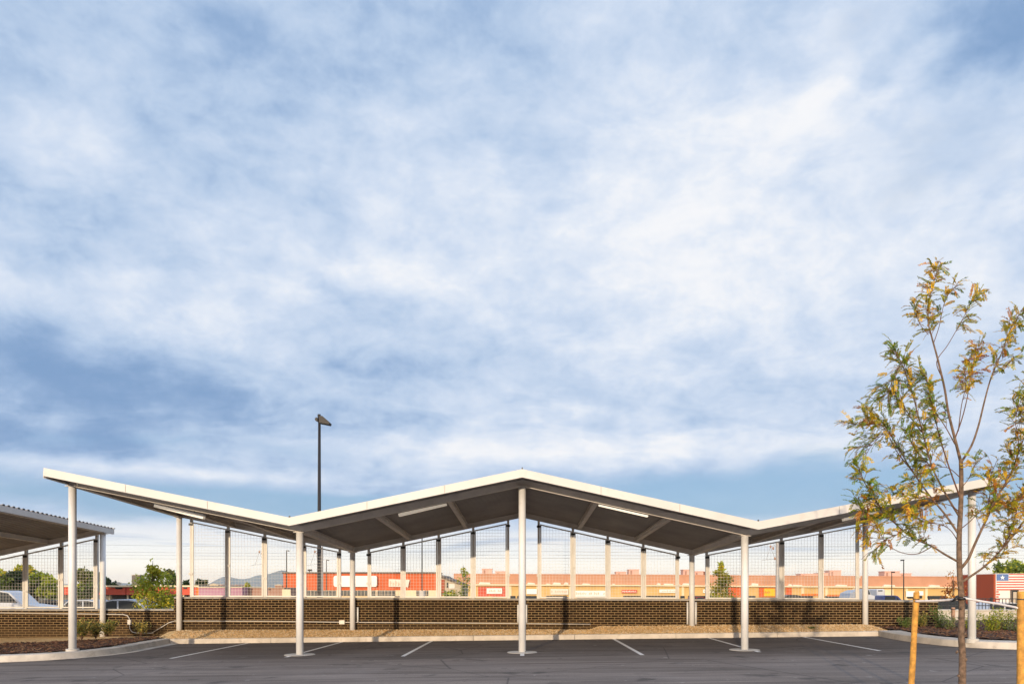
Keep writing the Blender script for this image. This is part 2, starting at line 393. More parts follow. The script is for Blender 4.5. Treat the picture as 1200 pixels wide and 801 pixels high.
# loose bark chips
b = MB()
def chips(inside, x0, x1, y0, y1, n, zf):
    for _ in range(n):
        x, y = U(x0, x1), U(y0, y1)
        if not inside(x, y): continue
        L = U(.03, .1); w = U(.012, .03); a = U(0, 6.28); d = Vector((math.cos(a), math.sin(a), U(-.2, .4))).normalized()
        b.cur = random.randrange(3); b.bar(Vector((x, y, zf(x, y) + .012)) - d * L / 2, Vector((x, y, zf(x, y) + .012)) + d * L / 2, w, .008)
chips(mulL, -16, -10.6, 17, 23.3, 5200, zmul); chips(in_poly(polyR), 10.8, 17, 17, 24, 5000, zmur)
M['chip_a'] = mat('chip_dark', (.05, .022, .012), .9, var=0); M['chip_b'] = mat('chip_red', (.13, .05, .025), .9, var=0); M['chip_c'] = mat('chip_tan', (.22, .12, .06), .9, var=0)
tag(b.build('bark_chips', ['chip_a', 'chip_b', 'chip_c']), 'dark red brown bark chips lying loose over the planting beds', 'mulch', kind='stuff')
b = MB()
for _ in range(11000):                                   # loose stones on the gravel strip
    x, y = U(-11, 11.2), U(22.22, 23.5); r = U(.010, .030); z = zgrav(x, y) + r * .3
    b.cur = random.randrange(3)
    b.add([(x + r, y, z), (x, y + r * U(.6, 1), z), (x - r * U(.6, 1), y, z), (x, y - r, z), (x, y, z + r * .8), (x, y, z - r * .6)],
          [(0, 1, 4), (1, 2, 4), (2, 3, 4), (3, 0, 4), (1, 0, 5), (2, 1, 5), (3, 2, 5), (0, 3, 5)])
M['st_a'] = mat('stone_tan', (.74, .50, .24), .9, var=0); M['st_b'] = mat('stone_brown', (.50, .32, .15), .9, var=0); M['st_c'] = mat('stone_pale', (.75, .6, .4), .9, var=0)
tag(b.build('loose_stones', ['st_a', 'st_b', 'st_c']), 'loose tan stones strewn along the foot of the brick wall', 'gravel', kind='stuff')

# painted stall lines
lines = [(200, 771, 296, 752), (335, 769.5, 400, 752), (472, 768.5, 506, 750.5), (612, 768, 612, 749.5), (753, 767, 718, 747.5), (890, 763.5, 827, 746), (1031, 762, 934, 744.5)]
for i, (x0, y0, x1, y1) in enumerate(lines):
    def onground(px, py):
        d = 17.5
        for _ in range(8): d = (CZ - zg(X(px, d))) * F / (py - CY)
        return Vector((X(px, d), d))
    a = onground(x0, y0); c = onground(x1, y1); c.y = 22.03
    xm = (a.x + c.x) / 2; b = MB(); n = 8; vs = []; fs = []
    for k in range(n + 1):
        y = a.y + (c.y - a.y) * k / n; x = a.x + (c.x - a.x) * k / n
        vs += [(x - .05, y, zg(x - .05) + .004), (x + .05, y, zg(x + .05) + .004)]
    for k in range(n): fs.append((2 * k, 2 * k + 1, 2 * k + 3, 2 * k + 2))
    b.add(vs, fs); tag(b.build('stall_line', 'line'), kind='structure')

# ------------------------------------------------------------------ carport
Y0, YF, YR, YE = 16.94, 17.87, 23.43, 23.88        # fascia, front columns, rear columns, rear edge
TILT = .04
def deckz(st, x, y): return lerp_pts(st, x) - TILT * (y - Y0)
ISEC = lambda w, h: [(-w / 2, 0), (-w / 2, -.014), (-.006, -.014), (-.006, -h + .014), (-w / 2, -h + .014), (-w / 2, -h), (w / 2, -h), (w / 2, -h + .014), (.006, -h + .014), (.006, -.014), (w / 2, -.014), (w / 2, 0)]
def carport(name, st, colx, label, front_z, rear_z):
    root = empty(name, ((st[0][0] + st[-1][0]) / 2, YF, 0), label, 'carport', 'folded roof carports beside the brick wall')
    # corrugated deck: ribs run along the slope
    prof = []; y = Y0 + .04; p = .19
    while y < YE - .05:
        prof += [(y, -.045), (y + .075, -.045), (y + .095, 0), (y + .165, 0)]; y += p
    prof.append((YE, -.045))
    b = MB(); n = len(prof); vs = []; fs = []
    for x, z in st:
        for (yy, dz) in prof: vs.append((x, yy, z + dz - TILT * (yy - Y0)))
        for (yy, dz) in prof: vs.append((x, yy, z + dz - .006 - TILT * (yy - Y0)))
    for i in range(len(st) - 1):
        for j in range(n - 1):
            a = i * 2 * n + j; c = a + 2 * n
            fs.append((a, c, c + 1, a + 1)); fs.append((a + n, a + n + 1, c + n + 1, c + n))
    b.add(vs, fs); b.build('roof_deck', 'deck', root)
    ext = [st[0]] + list(st[1:-1]) + [st[-1]]
    fh = .188
    b = MB(); b.sweep_x([(Y0, .026), (Y0 + .09, .026), (Y0 + .09, .02), (Y0 + .008, .02), (Y0 + .008, -fh + .03), (Y0 + .05, -fh + .03), (Y0 + .05, -fh + .022), (Y0, -fh + .022)], ext)
    f = b.build('fascia', 'fascia', root)
    for (xa, za), (xb, zb) in zip(st, st[1:]):
        for k in (1 / 3, 2 / 3):
            xj = xa + (xb - xa) * k; zj = lerp_pts(st, xj); b = MB()
            b.box(xj - .006, Y0 - .0035, zj - fh + .03, xj + .006, Y0 - .0005, zj + .02); b.build('fascia_joint', 'cap', root)
    # splice plates with bolts at each fold
    for x, z in st[1:-1]:
        b = MB()
        b.bar((x - .015, Y0 + .02, z + .045), (x + .015, Y0 + .02, z + .045), .03, .04)
        b.build('flashing_bolt', 'dark_metal', root)
    b = MB(); b.sweep_x([(YE + .004, .01), (YE + .012, .01), (YE + .012, -.11), (YE + .004, -.11)], [(x, z - TILT * (YE - Y0)) for x, z in ext])
    b.build('rear_fascia', 'fascia', root)
    for s, (x, z) in ((-1, st[0]), (1, st[-1])):
        b = MB(); b.sweep_y([(s * .006, -.052), (s * .018, -.052), (s * .018, -.21), (s * -.05, -.21), (s * -.05, -.2), (s * .006, -.2)], [(x, Y0 + .012, z), (x, YE, z - TILT * (YE - Y0 - .012))])
        b.build('side_fascia', 'fascia', root)
    # main beams over the columns and cross beams
    for yy in (YF, YR):
        b = MB(); b.sweep_x([(yy + q, w) for q, w in ISEC(.11, .165)], [(x, z - .053 - TILT * (yy - Y0)) for x, z in st])
        b.build('roof_beam', 'beam', root)
    for (xa, za), (xb, zb) in zip(st, st[1:]):
        for k in (0, 1 / 3, 2 / 3):
            x = xa + (xb - xa) * k
            if k == 0 and xa == st[0][0]: x += .1
            z = lerp_pts(st, x) - .055
            w = .12 if k else .16; hh = .14 if k else .17
            b = MB(); b.sweep_y([(q, c) for q, c in ISEC(w, hh)], [(x, YF + .06, z - TILT * (YF + .06 - Y0)), (x, YR - .06, z - TILT * (YR - .06 - Y0))])
            b.build('cross_beam', 'beam', root)
    x = st[-1][0] - .1; z = st[-1][1] - .075
    b = MB(); b.sweep_y(ISEC(.12, .15), [(x, YF + .06, z - TILT * (YF + .06 - Y0)), (x, YR - .06, z - TILT * (YR - .06 - Y0))]); b.build('cross_beam', 'beam', root)
    for row, yy, zf in ((0, YF, front_z), (1, YR, rear_z)):
        for i, x in enumerate(colx):
            xx = min(max(x, st[0][0] + .1), st[-1][0] - .1)
            top = deckz(st, xx, yy) - .22; z0 = zf[i]; r = .089 if row == 0 else .086
            b = MB(); b.tube([(xx, yy, z0 - .08), (xx, yy, top - .012)], r, 28)
            c = b.build('column', 'white_steel', root, smooth='sides')
            b = MB(); b.box(xx - .13, yy - .1, top - .01, xx + .13, yy + .1, top + .006); b.box(xx - .09, yy - .065, top + .006, xx - .075, yy + .065, top + .05); b.box(xx + .075, yy - .065, top + .006, xx + .09, yy + .065, top + .05)
            cc = b.build('cap_plate', 'beam', c)
            if row == 0:
                b = MB(); rr = .37 if abs(xx) < 8 else .15
                b.tube([(xx, yy, z0 - .1), (xx, yy, z0 + .005), (xx, yy, z0 + .009)], [rr, rr, rr - .01], 32); b.build('footing', 'footing', c, smooth=False)
    return root
ST1 = [(-11.18, 4.36), (-5.44, 3.20), (0, 4.33), (5.52, 3.11), (11.18, 4.18)]
def rz(p): return p
fz1 = [.075, zg(-5.48), .0, zg(5.48), .33]
rz1 = [.0, .16, .2, .33, .36]
carport('carport', ST1, [-11.18, -5.48, 0, 5.48, 11.34], 'wide carport with white steel columns and W shaped folded roof filling the middle', fz1, rz1)
ST2 = [(-35.2, 3.9), (-29.6, 2.72), (-24.2, 3.86), (-18.9, 2.66), (-13.45, 3.83)]
carport('carport', ST2, [-35.2, -29.6, -24.2, -18.9, -13.34], 'lower second carport cut off by the left edge, shaded grey corrugated underside', [-.2] * 5, [-.1, -.1, -.05, 0, .0])

# strip lights
def strip(x0, y0, x1, y1, d, label, lit=False):
    a = P(x0, y0, d); c = P(x1, y1, d)
    o = empty('strip_light', (a + c) / 2, label, 'light fixture', 'strip lights under the carport roof')
    b = MB(); b.bar(a + Vector((0, 0, .03)), c + Vector((0, 0, .03)), .16, .05)
    b.build('housing', 'white_steel', o)
    t = (c - a).normalized()
    b = MB(); b.bar(a - Vector((0, 0, .035)) + t * .02, c - Vector((0, 0, .035)) - t * .02, .13, .07); b.build('diffuser', 'diffuser_lit' if lit else 'diffuser', o)
    for k in (.2, .8):
        b = MB(); q = a.lerp(c, k); b.tube([q + Vector((0, 0, .05)), q + Vector((0, 0, .16))], .008, 6); b.build('hanger', 'dark_metal', o)
strip(181, 590.5, 240, 605, 19.0, 'unlit strip light under the far left slope of the main roof')
strip(466.5, 602, 524, 588.5, 19.0, 'unlit strip light left of the central column, between two cross beams')
strip(701, 589, 760, 602.5, 19.0, 'glowing warm strip light right of the central column', True)
strip(987, 607.5, 1030, 597, 19.0, 'unlit strip light under the right slope, beside the yellowing tree')

# ------------------------------------------------------------------ brick wall, cap, conduits
def brickwall(x0, x1, ztop0, ztop1, label, y=WALLF, zb=-.3):
    o = empty('brick_wall', ((x0 + x1) / 2, y, 0), label, 'wall', 'brown brick walls along the car park')
    b = MB(); T = .22
    b.add([(x0, y, zb), (x1, y, zb), (x1, y + T, zb), (x0, y + T, zb), (x0, y, ztop0), (x1, y, ztop1), (x1, y + T, ztop1), (x0, y + T, ztop0)],
          [(0, 3, 2, 1), (4, 5, 6, 7), (0, 1, 5, 4), (1, 2, 6, 5), (2, 3, 7, 6), (3, 0, 4, 7)])
    b.build('wall_body', 'brick', o)
    b = MB(); n = max(2, int((x1 - x0) / 1.2))
    for i in range(n):
        a = x0 + (x1 - x0) * i / n + .003; c = x0 + (x1 - x0) * (i + 1) / n - .003
        za = ztop0 + (ztop1 - ztop0) * i / n; zc = ztop0 + (ztop1 - ztop0) * (i + 1) / n
        b.sweep_x([(y - .025, .002), (y + T + .025, .002), (y + T + .025, .05), (y + T, .058), (y, .058), (y - .025, .05)], [(a, za), (c, zc)])
    b.build('wall_cap', 'cap', o)
brickwall(-11.3, 0, 1.235, 1.18, 'long brown brick wall left of the central column, below the wire screens')
brickwall(.004, 11.42, 1.18, 1.145, 'long brown brick wall right of the central column, below the wire screens')
brickwall(11.424, 13.5, 1.135, 1.11, 'short end of brown brick wall behind the left timber stake')
brickwall(-36, -11.304, .84, .84, 'lower brown brick wall at far left behind the mulch bed')

o = empty('conduit', (-6, WALLF - .04, .45), 'long thin metal conduit pipe running low along the brick wall', 'pipe')
def Pw(px, py, d=WALLF - .045): return P(px, py, d)
b = MB(); b.tube([Pw(205, 727), Pw(320, 727.4), Pw(412, 728.6), Pw(520, 729.2), Pw(612, 730), Pw(692, 730.8)], .014, 8); b.build('pipe', 'conduit', o, smooth='sides')
b = MB(); q = Pw(401, 728.5); b.cbox(q.x - .09, q.y - .05, q.z - .06, q.x + .09, q.y + .04, q.z + .07); b.build('junction_box', 'conduit', o)
b = MB(); b.tube([Pw(205, 727), Pw(198, 729), Pw(178, 741)], .014, 8); b.build('pipe', 'conduit', o, smooth='sides')
o = empty('conduit', (-13, WALLF - .04, .4), 'thin bent conduit pipe with small box on the lower left wall', 'pipe')
b = MB(); b.tube([Pw(-60, 716.5), Pw(0, 717.5), Pw(144, 719.3), Pw(149, 720.5), Pw(151.5, 724), Pw(152, 736), Pw(155, 740), Pw(160, 741), Pw(180, 741.2)], .014, 8); b.build('pipe', 'conduit', o, smooth='sides')
b = MB(); q = Pw(152, 728.5); b.cbox(q.x - .055, q.y - .05, q.z - .08, q.x + .055, q.y + .04, q.z + .08); b.build('junction_box', 'conduit', o)
for px, pa, pb, sides, lab in ((414, 711, 729, (1,), 'vertical pipe stub beside the rear column left of centre'), (612, 708, 729, (-1, 1), 'pair of vertical pipe stubs either side of the hidden rear central column'), (811, 705, 731, (-1, 1), 'pair of white vertical pipe stubs flanking the rear column right of centre')):
    o = empty('downpipe', (X(px, YR), YR, .6), lab, 'pipe')
    for s in sides:
        b = MB(); x = X(px, YR) + s * .135; b.tube([(x, YR + .05, Z(pb, YR)), (x, YR + .05, Z(pa, YR))], .03, 10); b.build('pipe', 'white_steel', o, smooth='sides')

# ------------------------------------------------------------------ wire screens
YS = 23.66; PM = F / YS
def screen(posts_px, st, zb0, zb1, label, dbl=True):
    xs = [X(p, YS) for p in posts_px]
    o = empty('wire_screen', ((xs[0] + xs[-1]) / 2, YS, 1.2), label, 'fence', 'wire screens standing on the brick walls')
    zb = lambda x: zb0 + (zb1 - zb0) * (x - xs[0]) / (xs[-1] - xs[0])
    zt = lambda x: deckz(st, x, YR) - .235
    for i, x in enumerate(xs):
        w = .037
        b = MB(); b.box(x - w, YS - .01, zb(x) - .03, x + w, YS + .075, zt(x) + .1); p = b.build('post', 'post', o)
        for k, hz in enumerate((zt(x) - .14, zb(x) + (zt(x) - zb(x)) * (.45 if i % 2 else .3))):
            b = MB(); b.box(x - .065, YS - .045, hz - .035, x + .065, YS - .028, hz + .035); b.tube([(x, YS - .06, hz), (x, YS - .045, hz)], .016, 8)
            b.build('bracket', 'dark_metal' if k == 0 else 'post', p)
    for a, c in zip(xs, xs[1:]):
        a += .045; c -= .045; e = .042; y0, y1 = YS - .026, YS + .014
        if (c - a) < .3: continue
        b = MB(); za, zc = zt(a) - .05, zt(c) - .05; ba, bc = zb(a) + .012, zb(c) + .012
        sl = (zc - za) / (c - a)
        b.sweep_x([(y0, 0), (y1, 0), (y1, e), (y0, e)], [(a, ba), (c, bc)])
        b.sweep_x([(y0, -e), (y1, -e), (y1, 0), (y0, 0)], [(a, za), (c, zc)])
        b.box(a, y0 + .001, ba + e, a + e, y1 - .001, za - e - max(0, -sl) * e); b.box(c - e, y0 + .001, bc + e, c, y1 - .001, zc - e - max(0, sl) * e)
        fr = b.build('panel_frame', 'frame', o)
        b = MB(); n = round((c - a) / .1); r = .0024
        for k in range(1, n):
            x = a + (c - a) * k / n; zz = za + (zc - za) * k / n - e
            b.box(x - r, YS - .007, zb(x) + .03, x + r, YS - .007 + 2 * r, zz)
        z = max(ba, bc) + .1
        while z < max(za, zc) - e - .02:
            x0, x1 = a + e, c - e
            if z > min(za, zc) - e:
                t = a + (z + e - za) / sl
                if sl > 0: x0 = max(x0, t)
                else: x1 = min(x1, t)
            if x1 - x0 > .05: b.box(x0, YS, z - r, x1, YS + 2 * r, z + r)
            z += .1
        b.build('wire_mesh', 'wire', fr)
screen([224, 267, 310, 356, 398], ST1, 1.285, 1.27, 'wire screen in the far left bay of the main carport')
screen([432, 472.5, 514, 554.5, 595.5], ST1, 1.265, 1.245, 'wire screen in the bay just left of the central column')
screen([631.3, 671.4, 712.3, 754, 794.5], ST1, 1.24, 1.22, 'wire screen in the bay just right of the central column')
screen([828.3, 872, 916, 962, 1005.5], ST1, 1.215, 1.20, 'wire screen in the far right bay of the main carport')
screen([113, 71.5, 30, -12, -54][::-1], ST2, .915, .915, 'wire screen on the low wall at the left edge, under the second carport')

# ------------------------------------------------------------------ vegetation
def far_tree(name, x, y, zb, h, w, mats, label, cat='tree', n=1600, leaf=.35, trunk_h=.25, group=None, shape='round', gaps=.25, trunk_r=None, seed=0):
    rs = random.Random(seed * 77 + int(abs(x) * 10)); o = empty(name, (x, y, zb), label, cat, group)
    tr = trunk_r or h * .025; th = h * trunk_h
    b = MB(); b.tube([(x, y, zb - .1), (x + .02 * h, y, zb + th * .6), (x, y, zb + th), (x - .01 * h, y, zb + h * .85)], [tr * 1.2, tr, tr * .8, tr * .15], 8)
    blobs = []
    nb = 13 if shape == 'round' else 24
    for k in range(nb):
        if shape == 'round':
            a = rs.uniform(0, 6.28); t = rs.random(); rr = w * .5 * rs.uniform(.25, .78)
            cz = zb + th + (h - th) * (.2 + .6 * t); rr *= 1 - .45 * max(0, t - .5) * 2
            blobs.append((Vector((x + math.cos(a) * rr, y + math.sin(a) * rr, cz)), w * rs.uniform(.14, .27)))
        else:
            t = k / (nb - 1); a = rs.uniform(0, 6.28); env = math.sin(math.pi * min(1, .18 + t * .86)) ** .8; rr = w * .5 * env * rs.uniform(.25, .8)
            blobs.append((Vector((x + math.cos(a) * rr, y + math.sin(a) * rr, zb + th + (h - th) * t * .96)), w * (.2 * env + .05)))
    for c, r in blobs:
        s0 = Vector((x, y, max(zb + th * .8, c.z - r * 2.2))); b.tube([s0, s0.lerp(c, .5) + Vector((0, 0, .1 * r)), c], [tr * .45, tr * .3, tr * .1], 5)
    b.build('trunk', 'bark_far', o)
    b = MB(); per = n // len(blobs)
    for c, r in blobs:
        mi = rs.randrange(len(mats))
        for _ in range(per):
            v = Vector((rs.gauss(0, 1), rs.gauss(0, 1), rs.gauss(0, 1))).normalized() * r * rs.random() ** (1 / 2.2) * (1 + .25 * noise.noise(c * .7 + Vector((rs.random(),) * 3)))
            v.z *= .85; p = c + v
            if noise.noise(p * (2.2 / max(w, .6) * 2)) < -gaps * .9: continue
            b.cur = mi if rs.random() < .75 else rs.randrange(len(mats))
            d = Vector((rs.gauss(0, 1), rs.gauss(0, 1), rs.gauss(-.3, .8))); nn = Vector((rs.gauss(0, 1), rs.gauss(0, 1), rs.gauss(.5, 1)))
            b.leaf(p, d, nn, leaf * rs.uniform(.6, 1.3), leaf * rs.uniform(.4, .8))
    b.build('crown', mats, o)
    return o
GZ = -.6
def ft(name, px, top, d, wpx, mats, label, base=None, **k):
    base = gz(d) if base is None else base
    x = X(px, d); return far_tree(name, x, d, base, Z(top, d) - base, wpx * d / F, mats, label, seed=int(px), **k)
g = 'trees beyond the left wall'
ft('broadleaf_tree', 26, 657, 75, 34, ['far_yellow', 'far_light', 'far_yellow'], 'yellow leaved tree rising behind the dark bush at far left', n=3600, leaf=.42, group=g)
ft('broadleaf_tree', -4, 664, 78, 26, ['far_yellow', 'far_light'], 'golden tree cut by the left edge of the picture', n=1800, leaf=.42, group=g)
ft('broadleaf_tree', 15, 666, 68, 26, ['far_dark', 'far_dark', 'far_mid'], 'dark green round tree in front of the yellow tree', n=3600, leaf=.4, group=g, gaps=.5)
ft('broadleaf_tree', 44, 661, 72, 34, ['far_mid', 'far_dark', 'far_light'], 'green tree right of the leftmost screen post, lit on its right', n=4200, leaf=.4, group=g, gaps=.5)
ft('broadleaf_tree', 58, 667, 70, 24, ['far_light', 'far_mid'], 'lighter olive tree just left of the big front left column', n=2600, leaf=.4, group=g, gaps=.45)
ft('broadleaf_tree', 101, 666, 90, 40, ['far_mid', 'far_olive', 'far_light'], 'broad green tree behind the red roofed building at left', n=4800, leaf=.45, group=g, gaps=.6)
ft('broadleaf_tree', 122, 672, 115, 16, ['far_dark'], 'small dark tree right of the broad green tree', n=1500, leaf=.5, group=g, gaps=.6)
ft('broadleaf_tree', 134, 675, 118, 12, ['far_dark'], 'tiny dark tree just right of the second carport corner column', n=1300, leaf=.5, group=g, gaps=.6)
ft('broadleaf_tree', 150, 679, 130, 7, ['far_light', 'far_mid'], 'small pale green tree left of the grey tower', n=700, leaf=.5, group=g, gaps=.6)
ft('broadleaf_tree', 200, 662, 105, 26, ['far_mid', 'far_dark', 'far_olive'], 'dark green tree partly behind the bright sapling and rear column', n=3300, leaf=.45, group=g)
ft('broadleaf_tree', 216, 676, 110, 15, ['far_dark', 'far_mid'], 'low round dark tree right of the rear left column', n=1600, leaf=.45, group=g, gaps=.6)
ft('broadleaf_tree', 237, 674, 125, 17, ['far_olive', 'far_dark'], 'round brownish green tree above the mauve wall', n=2200, leaf=.45, group=g, gaps=.6)
ft('broadleaf_tree', 290, 679, 140, 9, ['far_light', 'far_yellow'], 'small lime green tree before the blue hills', n=900, leaf=.5, group=g, gaps=.6)
ft('broadleaf_tree', 1182, 655, 95, 50, ['far_light', 'far_mid', 'far_yellow'], 'green and yellow tree rising behind the flag mural', n=3600, leaf=.5, gaps=.3)
ft('broadleaf_tree', 1212, 660, 92, 42, ['far_mid', 'far_light'], 'green tree above the mural at the right edge', n=3000, leaf=.5, gaps=.5)
ft('sapling', 179, 653, 28, 60, ['far_light', 'far_light', 'far_yellow', 'leaf_olive'], 'bright yellow green sapling standing behind the low brick wall', base=-.55, n=5200, leaf=.11, shape='cone', trunk_h=.2, gaps=.5, trunk_r=.035, group='saplings behind the walls')
ft('sapling', 845, 657, 30, 40, ['far_light', 'far_yellow', 'leaf_olive'], 'small bushy sapling behind the screen right of centre', base=-.55, n=3600, leaf=.11, shape='cone', trunk_h=.1, gaps=.5, trunk_r=.03, group='saplings behind the walls')
ft('sapling', 543, 658, 34, 34, ['far_light', 'leaf_olive', 'far_mid'], 'thin sparse sapling behind the screen left of centre', base=-.55, n=900, leaf=.12, shape='cone', trunk_h=.1, gaps=.15, trunk_r=.025, group='saplings behind the walls')
ft('bush', 530, 688, 60, 34, ['far_light', 'far_yellow', 'far_mid'], 'low yellow green bush beside the gabled shed', n=1500, leaf=.3, trunk_h=.05)
ft('bush', 580, 694, 60, 26, ['far_yellow', 'far_light'], 'low yellow bush in front of the red shop front', n=1000, leaf=.3, trunk_h=.05)
ft('broadleaf_tree', 1118, 660, 45, 30, ['leaf_rust', 'leaf_orange'], 'sparse red leaved tree in front of the rust coloured wall', n=420, leaf=.16, gaps=.25, trunk_r=.05)

def shrub(px, py, d, h, w, mats, label, n=260, stems=9, leaf=.05, name='shrub', grp='shrubs in the planting beds'):
    base = P(px, py, d); n = int(n * 1.8); leaf *= 1.25; w *= 1.25; o = empty(name, base, label, 'shrub' if name == 'shrub' else 'grass', grp); b = MB(); b2 = MB()
    for k in range(stems):
        a = U(0, 6.28); lean = U(.1, .5) * w; top = base + Vector((math.cos(a) * lean, math.sin(a) * lean, h * U(.6, 1.05)))
        mid = base.lerp(top, .5) + Vector((0, 0, h * .08)); b.tube([base - Vector((0, 0, .05)), mid, top], [.005, .0035, .0015], 5)
        for _ in range(n // stems):
            t = U(.2, 1.0); p = (base.lerp(mid, t * 2) if t < .5 else mid.lerp(top, t * 2 - 1)) + Vector((U(-1, 1), U(-1, 1), U(-1, 1))) * .06 * w * 2
            b2.cur = random.randrange(len(mats)); b2.leaf(p, Vector((U(-1, 1), U(-1, 1), U(-.1, 1.2))), Vector((U(-1, 1), U(-1, 1), 1)), leaf * U(.6, 1.4), leaf * U(.3, .6))
    b.build('stem', 'twig', o); b2.build('foliage', mats, o)
shrub(1063, 739, 22.8, .42, .5, ['shrub_green', 'far_mid'], 'small dark green shrub at the end of the kerb by the left stake', 280)
shrub(1082, 736, 23.2, .5, .5, ['shrub_green', 'grass_gold'], 'small shrub against the short end of the brick wall', 260)
shrub(1102, 739, 22.6, .72, .6, ['shrub_green', 'far_mid'], 'upright green shrub beside the end of the brick wall', 380)
shrub(1112, 741, 22.0, .45, .6, ['shrub_grey', 'shrub_green'], 'low grey green shrub left of the old timber post', 330)
shrub(1140, 744, 21.5, .62, .6, ['shrub_green', 'far_mid', 'leaf_olive'], 'green shrub between the young tree and the right front column', 400)
shrub(1163, 747, 21.0, .78, .7, ['shrub_green', 'leaf_olive', 'far_light'], 'leafy yellow green shrub right of the right front column', 520)
shrub(1176, 746, 21.4, .85, .8, ['leaf_olive', 'shrub_green'], 'tallest olive shrub near the right edge', 520)
shrub(1192, 748, 20.6, .55, .8, ['shrub_grey', 'shrub_green'], 'low grey green shrub beside the right stake', 480)
shrub(1215, 748, 21, .7, .8, ['shrub_green'], 'green shrub just past the right edge', 300)
shrub(96, 747, 21.2, .5, .55, ['grass_gold', 'shrub_green'], 'golden green clump right of the front left column', 300, 14, .07)
shrub(112, 746, 21.6, .42, .5, ['grass_gold', 'far_olive'], 'low golden clump in the mulch by the low wall', 260, 14, .07)
shrub(124, 743.5, 22.4, .38, .6, ['grass_gold', 'shrub_green'], 'small clump at the foot of the second carport corner column', 260, 12, .07)
shrub(165, 742.5, 22.9, .36, .7, ['grass_gold', 'far_olive'], 'thin clump under the bent conduit on the low wall', 200, 12, .06)
# tiny weed on the gravel
b = MB()
q = Vector((X(952, 22.7), 22.7, zgrav(X(952, 22.7), 22.7)))
for _ in range(60): b.leaf(q + Vector((U(-.1, .1), U(-.1, .1), U(0, .05))), Vector((U(-1, 1), U(-1, 1), U(.2, 1))), Vector((U(-1, 1), U(-1, 1), 1)), .06, .02)
tag(b.build('weed', 'shrub_green'), 'tiny green weed on the gravel below the right screen', 'plant')

# ------------------------------------------------------------------ the young staked tree in front
TD = 8.4
tree = empty('young_tree', (X(1127, TD), TD, .15), 'young staked honey locust with sparse green and gold leaves at right', 'tree')
def sm(pts, k=5):
    out = []; n = len(pts)
    for i in range(n - 1):
        p0, p1, p2, p3 = pts[max(i - 1, 0)], pts[i], pts[i + 1], pts[min(i + 2, n - 1)]
        for j in range(k):
            t = j / k; out.append(.5 * ((2 * p1) + (p2 - p0) * t + (2 * p0 - 5 * p1 + 4 * p2 - p3) * t * t + (3 * p1 - p0 - 3 * p2 + p3) * t ** 3))
    out.append(pts[-1]); return out
tb = MB(); twb = MB(); fol = MB()
LEAFM = ['leaf_green', 'leaf_olive', 'leaf_yellow', 'leaf_orange', 'leaf_rust']
def frond(p, d, mi):
    L = U(.10, .19); d = d.normalized(); side = d.cross(Vector((0, 0, 1)))
    side = side.normalized() if side.length > .01 else Vector((1, 0, 0))
    roll = U(-.9, .9); n0 = (Matrix.Rotation(roll, 3, d) @ side)
    k = 11; pts = []; cur = p.copy(); dd = d.copy(); droop = U(.03, .14); shut = U(.4, 1.1)
    for i in range(k):
        pts.append((cur.copy(), dd.copy())); cur = cur + dd * (L / k); dd = (dd + Vector((0, 0, -droop))).normalized()
    twb.tube([pts[0][0], pts[5][0], pts[-1][0]], [.0016, .0013, .0008], 3, False)
    for i, (q, t) in enumerate(pts[1:]):
        w = U(.9, 1.15) * (1 - .35 * abs(i / k - .4)); s = (n0 - t * n0.dot(t)).normalized(); nn = t.cross(s)
        for sg in (-1, 1):
            if rnd() < .08: continue
            ld = (s * sg * shut + t * .75 + nn * U(-.35, .15)).normalized()
            fol.cur = mi if rnd() < .82 else min(4, max(0, mi + random.choice((-1, 1))))
            fol.leaf(q, ld, nn + Vector((U(-.4, .4), U(-.4, .4), U(-.4, .4))), .031 * w, .0145 * w)
def twig(p, d, L, green, nf):
    pts = [p]; dd = d.normalized()
    for i in range(4):
        dd = (dd + Vector((U(-.25, .25), U(-.25, .25), U(-.1, .22)))).normalized(); pts.append(pts[-1] + dd * L / 4)
    twb.tube(pts, [.0036, .003, .0024, .0018, .001], 4, False)
    for i in range(nf):
        t = (i + U(0, 1)) / nf * 3.99; k = int(t); q = pts[k].lerp(pts[k + 1], t - k)
        a = dd + Vector((U(-1, 1), U(-1, 1), U(-.8, .5))) * 1.0
        mi = min(4, max(0, int(random.gauss(2.1 - green * 2.1, .9) + .5)))
        frond(q, a, mi)
def branch(pts, r0, r1, y0=0, y1=0, leafy=(.3, 1), dens=7, green=.5, tl=(.14, .34), trunk=False, drop=1.0):
    n = len(pts); W = [P(px, py, TD) for px, py in pts]
    for i, w in enumerate(W):
        t = i / (n - 1); dy = y0 + (y1 - y0) * t; W[i] = P(pts[i][0], pts[i][1], TD + dy)
    W = [w + Vector((U(-.008, .008), U(-.01, .01), 0)) if 0 < i < n - 1 and not trunk else w for i, w in enumerate(W)]
    S = sm(W, 5); k = len(S)
    rad = [r0 + (r1 - r0) * (i / (k - 1)) ** .8 for i in range(k)]
    (tb if r0 > .011 else twb).tube(S, rad, 12 if r0 > .02 else 7)
    L = sum((S[i + 1] - S[i]).length for i in range(k - 1)); m = int(L * dens * 1.65 + .5)
    for j in range(m):
        t = leafy[0] + (leafy[1] - leafy[0]) * (j + rnd()) / m; i = min(k - 2, int(t * (k - 1))); q = S[i].lerp(S[i + 1], t * (k - 1) - i)
        d = (S[i + 1] - S[i]).normalized()
        a = U(0, 6.28); perp = Vector((math.cos(a), math.sin(a), U(-.2, .4)))
        perp = (perp - d * perp.dot(d)).normalized()
        l = U(*tl) * (1.15 - .6 * t)
        twig(q, d * .95 + perp * .6 + Vector((0, 0, .12)), l, green, max(3, int(l * 24 * drop)))
        if rnd() < .35: frond(q, perp + Vector((0, 0, -.3)), random.choice((1, 2, 2, 3)))
